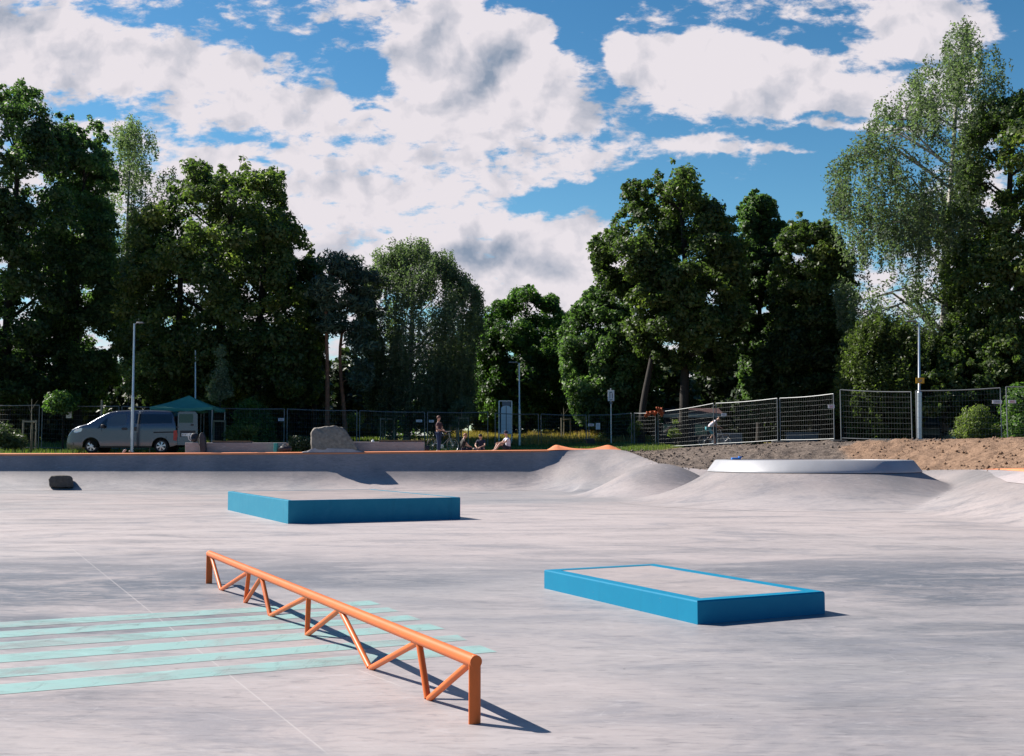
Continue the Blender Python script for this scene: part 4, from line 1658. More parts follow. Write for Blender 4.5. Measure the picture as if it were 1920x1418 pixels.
# ------------------------------------------------------------------ benches on the deck
def slab_bench(xa, xb, yt, yb, Y, depth, label, wood=None, mat='concrete_bench'):
    a = W(xa, yb, Y)
    b3 = W(xb, yb, Y)
    t_ = W(xa, yt, Y)
    c = Vector(((a.x + b3.x) / 2, Y + depth / 2, a.z - 0.06))
    h_ = t_.z - c.z
    root = empty('concrete_bench', c, label, 'bench', 'low concrete benches on the deck')
    MB().box((0, 0, h_ / 2), (b3.x - a.x, depth, h_), 0, 0.015).build('bench_body', mat, root)
    if wood:
        wx0, wx1 = W(wood[0], yt, Y).x - c.x, W(wood[1], yt, Y).x - c.x
        m = MB()
        for q in range(4):
            m.box(((wx0 + wx1) / 2, -depth / 2 + 0.06 + q * 0.115, h_ + 0.035), (wx1 - wx0, 0.10, 0.06), 0, 0.008)
        m.build('timber_top', 'wood_brown', root)
    return root


slab_bench(347, 536, 830, 848, 44.2, 0.5, 'long low concrete bench right of the van', (398, 470))
slab_bench(660, 795, 828.5, 847, 44.3, 0.5, 'low concrete bench with a brown timber top right of the boulder', (710, 795))

# items on the deck
p = W(380, 848, 43.95)
prof = [(-0.10, 0.0), (0.17, 0.0), (0.145, 0.30), (0.10, 0.60), (0.03, 0.76), (-0.06, 0.79), (-0.14, 0.70), (-0.16, 0.55), (-0.13, 0.25)]
mb = MB()
rings = []
for sc_, yy in ((0.75, -0.10), (0.95, -0.05), (1.0, 0.0), (0.95, 0.06), (0.75, 0.11)):
    rings.append([Vector((x * sc_ + 0.0, yy, z * (0.94 + 0.06 * sc_))) for x, z in prof])
n = len(prof)
vs = [q for r_ in rings for q in r_]
fs = [tuple(range(n)), tuple(range(4 * n, 5 * n))]
for r_ in range(4):
    for i in range(n):
        j = (i + 1) % n
        fs.append((r_ * n + i, r_ * n + j, r_ * n + n + j, r_ * n + n + i))
mb.add(vs, fs)
root = empty('instrument_bag', p, 'tall dark grey soft bag leaning on the low bench right of the van', 'bag')
mb.build('bag_body', 'bag_grey', root, 50)
MB().tube([(-0.10, -0.11, 0.62), (-0.16, -0.15, 0.5), (-0.12, -0.13, 0.32), (-0.06, -0.11, 0.2)], 0.013, 6).build('strap', 'plastic_black', root, 50)
p = W(362, 829.5, 44.35)
root = empty('backpack', p, 'dark backpack with pale straps on the bench beside the tall bag', 'bag')
m = MB()
m.box((0.05, 0, 0.19), (0.26, 0.2, 0.36), 0.2, 0.06)
m.box((0.05, -0.12, 0.12), (0.18, 0.08, 0.18), 0.2, 0.03)
m.build('bag_body', 'plastic_black', root, 50)
MB().tube([(-0.12, -0.08, 0.36), (-0.17, -0.12, 0.26), (-0.13, -0.14, 0.12), (-0.06, -0.12, 0.05)], 0.014, 6).tube([(-0.02, -0.12, 0.34), (-0.07, -0.16, 0.2), (-0.02, -0.15, 0.08)], 0.013, 6).build('strap', 'white_metal', root, 50)
p = W(517, 848, 44.0)
root = empty('crate', p, 'small teal box standing on the deck left of the boulder', 'box')
MB().box((0, 0, 0.17), (0.13, 0.2, 0.34), 0, 0.015).build('box_body', 'teal_plastic', root)
MB().box((0, 0, 0.35), (0.15, 0.22, 0.03), 0, 0.008).build('lid', 'teal_plastic', root)
p = W(534, 848, 43.9)
root = empty('duffel_bag', p, 'dark duffel bag lying between the teal box and the boulder', 'bag')
MB().tube([(-0.27, 0, 0.11), (-0.24, 0, 0.12), (0, 0, 0.13), (0.22, 0, 0.13), (0.27, 0, 0.11)], [0.04, 0.11, 0.13, 0.11, 0.04], 14).build('bag_body', 'plastic_black', root, 60)
MB().tube([(-0.12, -0.05, 0.22), (-0.06, -0.06, 0.31), (0.06, -0.06, 0.31), (0.12, -0.05, 0.22)], 0.012, 6).build('handle', 'plastic_black', root, 60)
p = W(801, 848, 44.4)
root = empty('black_bag', p, 'black square bag beside the end of the timber topped bench', 'bag')
MB().box((0, 0, 0.13), (0.17, 0.16, 0.26), 0.1, 0.04).build('bag_body', 'plastic_black', root, 50)
MB().tube([(-0.05, 0, 0.25), (-0.02, 0, 0.32), (0.03, 0, 0.32), (0.05, 0, 0.25)], 0.01, 6).build('handle', 'plastic_black', root, 50)
p = W(699, 830, 44.5)
root = empty('paper_bag', p, 'small white bag lying on the concrete bench right of the boulder', 'bag')
m = MB().box((0, 0, 0.05), (0.11, 0.09, 0.10), 0.4, 0.025)
m.build('bag_body', 'sign_white', root, 50)
MB().tube([(-0.03, 0, 0.1), (0, 0, 0.14), (0.03, 0, 0.1)], 0.006, 5).build('handle', 'sign_white', root, 50)
# litter bin
p = W(1107, 839, 56.5)
root = empty('litter_bin', p, 'square brown litter bin on the grass beyond the orange bank', 'litter bin')
MB().box((0, 0, 0.20), (0.40, 0.36, 0.40), 0.1, 0.02).build('bin_body', 'bin_brown', root)
MB().box((0, 0, 0.42), (0.45, 0.41, 0.04), 0.1, 0.01).build('lid', 'cabinet_grey', root)
# broken pale stones by the lamp foot
for px, sc_, lb in ((233, 0.9, 'pale broken concrete lump left of the lamp foot'), (244, 0.55, 'smaller pale concrete lump touching the lamp foot')):
    p = W(px, 848, 43.75)
    r_ = np.random.default_rng(px)
    rock('concrete_lump', [Vector(q) for q in (r_.random((14, 3)) - .5) * (0.24 * sc_, 0.16, 0.22 * sc_) + (0, 0, 0.05)], p, lb, 'stone', 'concrete_coping', px, 2, 0.01)


# tree guards: timber frames round young trees
def tree_guard(px, py, Y, wd, hgt, label, stem=0.0, seed=1):
    b3 = W(px, py, Y)
    b3.z = float(ground_z(b3.x, b3.y))
    root = empty('tree_guard', b3, label, 'tree guard', 'timber guards round young trees', R(12 * seed))
    h_ = hgt
    pos = [(-wd / 2, -wd / 2), (wd / 2, -wd / 2), (0, wd / 2)]
    for x, y in pos:
        MB().tube([(x, y, 0), (x, y, h_)], 0.036, 8).build('post', 'wood_pale', root, 40)
    for i in range(3):
        a, c_ = pos[i], pos[(i + 1) % 3]
        for zz_ in ((h_ - 0.06),):
            m = Vector(((a[0] + c_[0]) / 2, (a[1] + c_[1]) / 2, zz_))
            MB().box(m, ((Vector(a) - Vector(c_)).length + .08, 0.03, 0.07), atan2(c_[1] - a[1], c_[0] - a[0])).build('rail', 'wood_pale', root)
    return root


tree_guard(57, 842, 50, 0.55, 1.45, 'timber tree guard at the far left of the fence', seed=1)
tree_guard(722, 838, 58, 0.75, 1.45, 'timber tree guard left of the brown bench end', seed=2)
tree_guard(742, 838, 59, 0.7, 1.45, 'timber tree guard just right of another behind the bench', seed=4)
tree_guard(847, 838, 58, 0.4, 1.1, 'shorter timber tree guard between standing and seated people', seed=2)
tree_guard(863, 838, 57, 0.6, 1.5, 'tall timber tree guard above the black shirted seated person', seed=3)
tree_guard(1057, 838, 62, 0.55, 1.35, 'timber tree guard round the thin tree beyond the orange bank', seed=2)
tree_guard(405, 842, 51, 0.6, 1.45, 'timber tree guard behind the right leg of the green canopy', seed=3)


# ------------------------------------------------------------------ green canopy
def canopy():
    Yc = 49.75
    zg = 1.40
    cx = W(354, 760, Yc).x
    c = Vector((cx, Yc, zg))
    root = empty('canopy_tent', c, 'dark green pyramid canopy tent at the rear of the van', 'canopy')
    hw = 1.36
    ze = W(354, 765.5, Yc).z - zg
    zt = W(354, 742, Yc).z - zg
    rz = R(3)

    def rt(x, y, z):
        return (x * cos(rz) - y * sin(rz), x * sin(rz) + y * cos(rz), z)
    n = 10
    vs, fs = [], []
    # four sagging roof faces
    cor = [(-hw, -hw), (hw, -hw), (hw, hw), (-hw, hw)]
    for q in range(4):
        a, b3 = cor[q], cor[(q + 1) % 4]
        base = len(vs)
        for i in range(n + 1):
            t = i / n
            for j in range(n + 1):
                s = j / n
                ex, ey = a[0] + (b3[0] - a[0]) * t, a[1] + (b3[1] - a[1]) * t
                x, y = ex * (1 - s), ey * (1 - s)
                sag = 0.10 * sin(pi * s) * (0.4 + 0.6 * sin(pi * t)) + 0.06 * sin(pi * t) * (1 - s)
                vs.append(rt(x, y, ze + (zt - ze) * s - sag))
        for i in range(n):
            for j in range(n):
                k0 = base + i * (n + 1) + j
                fs.append((k0, k0 + n + 1, k0 + n + 2, k0 + 1))
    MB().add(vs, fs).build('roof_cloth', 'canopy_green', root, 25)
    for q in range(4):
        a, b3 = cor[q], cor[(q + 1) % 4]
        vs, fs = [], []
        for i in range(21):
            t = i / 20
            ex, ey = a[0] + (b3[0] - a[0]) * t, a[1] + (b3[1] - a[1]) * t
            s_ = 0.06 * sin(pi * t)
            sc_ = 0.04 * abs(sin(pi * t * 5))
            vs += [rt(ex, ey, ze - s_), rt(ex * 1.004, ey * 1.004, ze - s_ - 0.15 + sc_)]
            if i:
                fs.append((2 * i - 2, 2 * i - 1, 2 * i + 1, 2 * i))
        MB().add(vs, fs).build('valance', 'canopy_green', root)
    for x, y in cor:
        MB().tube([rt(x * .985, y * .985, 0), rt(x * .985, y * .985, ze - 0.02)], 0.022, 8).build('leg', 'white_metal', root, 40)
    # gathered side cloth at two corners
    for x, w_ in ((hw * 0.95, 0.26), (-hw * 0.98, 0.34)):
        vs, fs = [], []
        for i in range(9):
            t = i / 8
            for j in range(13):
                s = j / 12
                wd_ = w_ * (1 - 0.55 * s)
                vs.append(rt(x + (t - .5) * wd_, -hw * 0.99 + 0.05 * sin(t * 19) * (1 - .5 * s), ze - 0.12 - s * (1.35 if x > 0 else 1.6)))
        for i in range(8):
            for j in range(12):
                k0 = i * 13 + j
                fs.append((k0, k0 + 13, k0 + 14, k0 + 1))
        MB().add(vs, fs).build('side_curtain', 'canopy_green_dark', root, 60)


canopy()


# ------------------------------------------------------------------ van
def vehicle(name, label, cat, X0, Yside, zg, prof_top, prof_bot, Lx, width, paintm, belt=0.98, tumble=0.17, wheels=(0.8, 3.5), wr=0.31, flip=False, group=None, roofw=0.12):
    """side profile given as top curve (x, z) and bottom curve (x, z), nose at x = 0"""
    root = empty(name, (X0, Yside, zg), label, cat, group)
    xs = np.unique(np.concatenate([np.linspace(0, Lx, 110), [p[0] for p in prof_top]]))
    zt = np.interp(xs, [p[0] for p in prof_top], [p[1] for p in prof_top])
    zt = np.convolve(np.pad(zt, 2, mode='edge'), [.1, .2, .4, .2, .1], 'valid')
    zb = np.interp(xs, [p[0] for p in prof_bot], [p[1] for p in prof_bot])
    for wx in wheels:
        d = np.abs(xs - wx)
        ar = wr + 0.07
        zb = np.where(d < ar, np.maximum(zb, wr + np.sqrt(np.maximum(0, ar * ar - d * d))), zb)
    hw = width / 2

    def half(x, z):
        nose = np.clip(x / 0.75, 0, 1)
        tail = np.clip((Lx - x) / 0.25, 0, 1)
        h_ = hw * (1 - 0.30 * (1 - nose) ** 2.2) * (1 - 0.07 * (1 - tail) ** 2)
        h_ = h_ - tumble * np.clip((z - belt) / 0.85, 0, 1) ** 1.15
        h_ = h_ - 0.05 * np.clip((0.45 - z) / 0.3, 0, 1) ** 1.5
        return h_
    m = 14
    rows = []
    for x, t, b3 in zip(xs, zt, zb):
        row = []
        rc = min(roofw, (t - b3) * 0.4)
        zsid = np.linspace(b3, t - rc, m)
        for z in zsid:
            row.append((x, -half(x, z), z))
        w0 = half(x, t - rc)
        for a in np.linspace(0, pi / 2, 6)[1:]:
            row.append((x, -(w0 - rc * (1 - cos(a)) * 1.3), t - rc + rc * sin(a)))
        yl = row[-1][1]
        for q in np.linspace(0, 1, 8)[1:-1]:
            row.append((x, yl * (1 - 2 * q), t + 0.02 * sin(pi * q)))
        row += [(x, -y, z) for (_, y, z) in reversed(row[:m + 5])]
        rows.append(row)
    A = np.array(rows)
    me_ = grid_mesh('body', A)
    # close ends and belly
    bm = bmesh.new()
    bm.from_mesh(me_)
    bmesh.ops.holes_fill(bm, edges=[e for e in bm.edges if e.is_boundary], sides=0)
    bmesh.ops.recalc_face_normals(bm, faces=bm.faces)
    bm.to_mesh(me_)
    bm.free()
    body = link_mesh('body', me_, paintm, root, 28)

    def sidepatch(poly, nm, mat, off=0.012, par=None, th=0.012):
        "panel following the side, both polygons ordered; near side"
        bm_ = bmesh.new()
        vs_ = [bm_.verts.new((x, -(float(half(x, z)) + off), z)) for x, z in poly]
        f_ = bm_.faces.new(vs_)
        ex = bmesh.ops.extrude_face_region(bm_, geom=[f_])
        for v_ in ex['geom']:
            if isinstance(v_, bmesh.types.BMVert):
                v_.co.y += off + th
        bmesh.ops.recalc_face_normals(bm_, faces=bm_.faces)
        me2 = bpy.data.meshes.new(nm)
        bm_.to_mesh(me2)
        bm_.free()
        return link_mesh(nm, me2, mat, par or root)
    for wx in wheels:
        for sgn in (-1, 1):
            yw = sgn * (hw - 0.13)
            wroot = MB().torus((0, 0, 0), wr - 0.075, 0.078, (0, 1, 0), 36, 10)
            wh = wroot.build('wheel', 'rubber_black', root, 60)
            wh.location = (wx, yw, wr)
            rm = MB()
            rm.disc((0, 0, 0), 0.195, (0, 1, 0), 0.10, 28)
            rmo = rm.build('rim', 'rubber_black', wh, 30)
            sp = MB()
            for q in range(6):
                a = q * pi / 3 + 0.3
                ca, sa = cos(a), sin(a)
                sp.add([(0.02 * -sa + .03 * ca, sgn * 0.055, 0.02 * ca + .03 * sa), (.19 * ca - .045 * sa, sgn * 0.052, .19 * sa + .045 * ca),
                        (.19 * ca + .045 * sa, sgn * 0.052, .19 * sa - .045 * ca), (0.02 * sa + .03 * ca, sgn * 0.055, -0.02 * ca + .03 * sa),
                        (0.02 * -sa + .03 * ca, sgn * 0.07, 0.02 * ca + .03 * sa), (.19 * ca - .045 * sa, sgn * 0.06, .19 * sa + .045 * ca),
                        (.19 * ca + .045 * sa, sgn * 0.06, .19 * sa - .045 * ca), (0.02 * sa + .03 * ca, sgn * 0.07, -0.02 * ca + .03 * sa)],
                       [(0, 1, 2, 3), (4, 5, 6, 7), (0, 1, 5, 4), (1, 2, 6, 5), (2, 3, 7, 6), (3, 0, 4, 7)])
            sp.torus((0, sgn * 0.05, 0), 0.195, 0.014, (0, 1, 0), 28, 6)
            sp.disc((0, sgn * 0.06, 0), 0.05, (0, 1, 0), 0.03, 14)
            sp.build('hubcap', 'rim_silver', wh, 30)
    return root, body, sidepatch, half, xs, zt


def van():
    Yn = 46.6
    pp = 243.0
    x0 = W(121, 800, Yn).x

    def cx(u_):
        return (u_ - 118) / pp

    def cz(v_):
        return (705 - v_) / pp
    topc = [(cx(118), cz(600)), (cx(124), cz(545)), (cx(140), cz(505)), (cx(180), cz(455)), (cx(250), cz(422)), (cx(355), cz(393)), (cx(430), cz(345)), (cx(500), cz(306)), (cx(560), cz(277)), (cx(640), cz(261)),
            (cx(800), cz(254)), (cx(1000), cz(256)), (cx(1150), cz(262)), (cx(1200), cz(272)), (cx(1235), cz(320)), (cx(1262), cz(430)), (cx(1275), cz(520)), (cx(1281), cz(560))]
    botc = [(0, cz(640)), (0.15, cz(655)), (0.6, cz(655)), (cx(480), cz(640)), (cx(1020), cz(640)), (cx(1200), cz(640)), (cx(1281), cz(615))]
    Lx = cx(1281)
    root, body, sp, half, xs, zt = vehicle('van', 'silver minivan parked behind the deck with its rear door open', 'van', x0, Yn + 0.86, 1.385, topc, botc, Lx, 1.70, 'van_paint',
                                           belt=cz(440), tumble=0.15, wheels=(cx(392), cx(1110)), wr=0.31, roofw=0.10)

    def q(lst):
        return [(cx(a), cz(b3)) for a, b3 in lst]
    fw = sp(q([(565, 415), (548, 400), (548, 388), (590, 330), (640, 298), (748, 294), (752, 330), (742, 400), (715, 416)]), 'front_window', 'glass_side')
    sp(q([(455, 448), (490, 396), (540, 345), (556, 340), (548, 395), (552, 436)]), 'quarter_window', 'glass_dark')
    sp(q([(842, 296), (1215, 300), (1223, 392), (845, 398)]), 'rear_window', 'glass_dark')
    for lst in ([(763, 300), (768, 300), (772, 640), (767, 640)], [(838, 405), (842, 405), (842, 640), (838, 640)], [(1180, 425), (1183, 425), (1165, 560), (1161, 560)]):
        sp(q(lst), 'door_seam', 'rubber_black', 0.002, None, 0.01)
    sp(q([(498, 440), (502, 440), (502, 620), (498, 620)]), 'door_seam', 'rubber_black', 0.002, None, 0.01)
    sp(q([(1035, 482), (1245, 478), (1245, 490), (1035, 494)]), 'slide_rail', 'rubber_black', 0.010, None, 0.01)
    sp(q([(705, 445), (712, 438), (758, 438), (765, 445), (760, 462), (712, 462)]), 'door_handle', 'plastic_black', 0.03, None, 0.03)
    sp(q([(835, 430), (858, 430), (858, 470), (835, 470)]), 'door_handle', 'plastic_black', 0.03, None, 0.03)
    sp(q([(208, 470), (235, 452), (290, 442), (303, 450), (290, 478), (240, 492), (212, 488)]), 'headlight', 'lamp_clear', 0.012, None, 0.02)
    sp(q([(1242, 470), (1272, 465), (1280, 520), (1272, 575), (1240, 570)]), 'tail_light', 'lamp_red', 0.015, None, 0.02)
    sp(q([(122, 585), (205, 590), (215, 612), (180, 640), (125, 635)]), 'front_grille', 'plastic_black', 0.006, None, 0.012)
    sp(q([(480, 628), (1020, 628), (1015, 645), (485, 645)]), 'sill_trim', 'plastic_black', 0.006, None, 0.012)
    # windscreen lies on the sloping front
    vs, fs = [], []
    nn_ = 9
    xx = np.linspace(cx(380), cx(548), nn_)
    for x in xx:
        z = float(np.interp(x, xs, zt)) + 0.012
        hwid = float(half(x, z)) - 0.15
        vs += [(x, -hwid, z - 0.0), (x, -hwid * .4, z + 0.014), (x, hwid * .4, z + 0.014), (x, hwid, z)]
    for i in range(nn_ - 1):
        for j in range(3):
            fs.append((i * 4 + j, i * 4 + 4 + j, i * 4 + 5 + j, i * 4 + 1 + j))
    MB().add(vs, fs).build('windscreen', 'glass_dark', root, 60)
    # mirrors
    for s in (-1, 1):
        m = MB()
        xm, zm = cx(520), cz(425)
        y = s * (float(half(xm, zm)) + 0.11)
        m.box((xm, y, zm), (0.11, 0.20, 0.17), 0, 0.035)
        m.box((xm + 0.02, s * (float(half(xm, zm)) + 0.01), zm - 0.04), (0.07, 0.10, 0.05), 0, 0.01)
        m.build('mirror', 'plastic_black', root, 40)
    # steering wheel and seat glimpsed through the glass
    # open rear door, swung right back, hinged at the near rear corner
    d = empty('rear_door', (0, 0, 0))
    d.parent = root
    C.objects.unlink(d)
    bpy.data.objects.remove(d)
    yd = -0.86
    P = [(cx(1284), cz(620)), (cx(1282), cz(420)), (cx(1283), cz(290)), (cx(1300), cz(272)), (cx(1462), cz(272)), (cx(1485), cz(300)), (cx(1490), cz(480)), (cx(1492), cz(610)), (cx(1480), cz(622))]
    door = MB().prism([(x, yd, z) for x, z in P], (0, 0, 0), (0, 0.06, 0)).build('rear_door', 'van_paint', root)
    bv_ = door.modifiers.new('edge', 'BEVEL')
    bv_.width = 0.012
    bv_.segments = 2

    def plate(x0_, x1_, v0, v1, nm, mat, off, par=door):
        return MB().box(((cx(x0_) + cx(x1_)) / 2, yd - off, (cz(v0) + cz(v1)) / 2), (cx(x1_) - cx(x0_), 0.012, cz(v0) - cz(v1)), 0, 0.004).build(nm, mat, par)
    plate(1296, 1440, 388, 300, 'door_glass', 'glass_dark', 0.004)
    plate(1310, 1468, 532, 470, 'plate_recess', 'plastic_black', 0.003)
    pl = plate(1326, 1446, 526, 498, 'number_plate', 'plate_white', 0.012)
    k_ = MB()
    for i_, wpl in enumerate((10, 8, 9, 8, 10, 9, 8)):
        k_.box((cx(1336 + i_ * 16), yd - 0.021, cz(512)), (wpl / pp, 0.004, 0.055 if i_ != 3 else 0.012))
    k_.build('plate_characters', 'sign_grey', pl)
    plate(1418, 1446, 418, 402, 'door_handle', 'plastic_black', 0.015)
    plate(1270, 1290, 440, 425, 'hinge', 'plastic_black', 0.002)
    # black slab at the rear, painting in the shade of the load space
    MB().box((Lx + 0.004 - 0.03, 0, cz(430)), (0.05, 1.32, cz(300) - cz(590))).build('load_shade_slab', 'rubber_black', root)


van()

# dark car beyond the right fence, only its glass end shows
cp = W(1668, 836, 58)
tz = float(ground_z(cp.x, cp.y))
root, body, sp, half, xs, zt = vehicle('parked_car', 'dark car parked beyond the lamp post at the right fence', 'car', cp.x, 58.9, tz,
                                       [(0, 0.5), (0.1, 0.72), (0.9, 0.92), (1.25, 0.98), (1.9, 1.42), (2.6, 1.48), (3.3, 1.42), (4.0, 1.05), (4.2, 0.95), (4.3, 0.6)],
                                       [(0, 0.25), (0.5, 0.2), (3.9, 0.2), (4.3, 0.3)], 4.3, 1.74, 'car_paint', belt=0.92, tumble=0.22, wheels=(0.85, 3.45), wr=0.31)
sp([(1.3, 0.98), (1.95, 1.34), (2.5, 1.40), (2.5, 0.97)], 'front_window', 'glass_side')
sp([(2.58, 0.97), (2.58, 1.40), (3.2, 1.35), (3.7, 1.02)], 'rear_window', 'glass_side')
sp([(0.08, 0.62), (0.2, 0.72), (0.55, 0.76), (0.45, 0.62)], 'headlight', 'lamp_clear')
vs, fs = [], []
xx = np.linspace(1.3, 1.88, 7)
for x in xx:
    z = float(np.interp(x, xs, zt)) + 0.014
    hwid = float(half(x, z)) - 0.1
    vs += [(x, -hwid, z), (x, hwid, z)]
fs = [(2 * i, 2 * i + 2, 2 * i + 3, 2 * i + 1) for i in range(6)]
MB().add(vs, fs).build('windscreen', 'glass_side', root, 60)

# ------------------------------------------------------------------ low buildings and cabinets beyond
def building(name, xa, xb, ytop, yeave, ybase, Y, depth, roofm, wallm, label, fascia=None, seed=0):
    a, b3 = W(xa, ybase, Y), W(xb, ybase, Y)
    zg = float(ground_z(a.x, Y)) - 0.2
    root = empty(name, ((a.x + b3.x) / 2, Y, zg), label, 'building')
    w_ = b3.x - a.x
    ze = W(xa, yeave, Y).z - zg
    zt_ = W(xa, ytop, Y).z - zg
    MB().box((0, depth / 2, ze / 2), (w_, depth, ze)).build('wall', wallm, root)
    rf = MB()
    o_ = 0.35
    rf.prism([(0, -o_, ze + 0.02), (0, depth + o_, ze + 0.02), (0, depth + o_, ze + 0.12), (0, depth * 0.5, zt_ + 0.1), (0, depth * 0.5 - .1, zt_ + 0.1), (0, -o_, ze + 0.12)], (-w_ / 2 - o_, 0, 0), (w_ / 2 + o_, 0, 0))
    rf.build('roof', roofm, root)
    if fascia:
        MB().box((0, -o_ - 0.03, ze + 0.06), (w_ + 2 * o_, 0.05, 0.20)).build('fascia', fascia, root)
    n_ = max(2, int(w_ / 1.6))
    for i in range(n_):
        x = -w_ / 2 + (i + .5) * w_ / n_
        fr = MB().box((x, -0.012, ze * 0.60), (0.8, 0.05, 0.7)).build('window', 'cabinet_grey', root)
        MB().box((x, -0.042, ze * 0.60), (0.66, 0.02, 0.56)).build('pane', 'glass_dark', fr)
    return root


building('low_building', 1224, 1345, 767, 782, 845, 61.5, 3, 'roof_red', 'wall_blue', 'low building with a dark red roof and white fascia behind the maple trunk', 'fascia_white')
building('low_shed', 1585, 1655, 770, 775, 838, 57, 3, 'roof_pink', 'wall_dark', 'dark shed with a pale pinkish roof behind the upright fence panel')
p = W(1549, 838, 60)
root = empty('market_stall', (p.x, p.y, float(ground_z(p.x, p.y))), 'small dark kiosk with orange and white trim behind the tilted fence end', 'kiosk')
MB().box((0, 0.6, 0.9), (1.3, 1.2, 1.8), 0, 0.02).build('kiosk_body', 'wall_dark', root)
MB().box((-0.15, -0.03, 1.62), (1.1, 0.05, 0.12)).build('orange_trim', 'cloth_orange', root)
MB().box((0.2, 0, 1.88), (1.1, 0.7, 0.06)).build('roof_board', 'fascia_white', root)
MB().box((0.35, -0.035, 1.74), (0.3, 0.04, 0.12)).build('yellow_board', 'sign_yellow', root)
for xa, xb, yt, Y, lb in ((1477, 1535, 812, 52, 'dark grey utility cabinet behind the right fence'), (1346, 1391, 813, 55, 'grey slatted barrier behind the cyclist')):
    a, b3 = W(xa, 836, Y), W(xb, 836, Y)
    zg = float(ground_z(a.x, Y))
    h_ = W(xa, yt, Y).z - zg
    root = empty('utility_cabinet' if Y == 52 else 'crowd_barrier', ((a.x + b3.x) / 2, Y, zg), lb, 'cabinet' if Y == 52 else 'barrier')
    w_ = b3.x - a.x
    if Y == 52:
        MB().box((0, 0.2, h_ / 2), (w_, 0.4, h_), 0, 0.02).build('cabinet_body', 'cabinet_grey', root)
        MB().box((-w_ / 4, -0.012, h_ / 2), (w_ * .46, 0.02, h_ * .86), 0, 0.004).box((w_ / 4, -0.012, h_ / 2), (w_ * .46, 0.02, h_ * .86), 0, 0.004).build('door', 'cabinet_grey', root)
        MB().box((0, 0.2, h_ + 0.02), (w_ + .06, 0.46, 0.03)).build('lid', 'fence_steel', root)
    else:
        m = MB().tube([(-w_ / 2, 0, 0), (-w_ / 2, 0, h_), (w_ / 2, 0, h_), (w_ / 2, 0, 0)], 0.022, 8).tube([(0, 0, 0), (0, 0, h_)], 0.016, 6)
        m.build('frame', 'galvanised', root)
        MB().box((0, 0.01, h_ / 2 + .03), (w_ - .05, 0.015, h_ - .1)).build('infill_panel', 'cabinet_grey', root)

# ------------------------------------------------------------------ people
def skin_mesh(name, nodes, edges, mat, parent, root=0, sub=1, clip=None):
    "nodes: {key: ((x,y,z), rx, ry)}; one continuous surface"
    me_ = bpy.data.meshes.new(name)
    keys = list(nodes)
    idx = {k: i for i, k in enumerate(keys)}
    bm = bmesh.new()
    lay_ = bm.verts.layers.skin.verify()
    vs = []
    for k in keys:
        q = nodes[k]
        v_ = bm.verts.new(q[0])
        v_[lay_].radius = (q[1], q[2] if len(q) > 2 else q[1])
        v_[lay_].use_root = (idx[k] == root)
        vs.append(v_)
    for a, b3 in edges:
        bm.edges.new((vs[idx[a]], vs[idx[b3]]))
    bm.to_mesh(me_)
    bm.free()
    o_ = link_mesh(name, me_, mat, parent)
    s_ = o_.modifiers.new('skin', 'SKIN')
    s_.use_smooth_shade = True
    ss = o_.modifiers.new('sub', 'SUBSURF')
    ss.levels = sub
    ss.render_levels = sub
    return o_


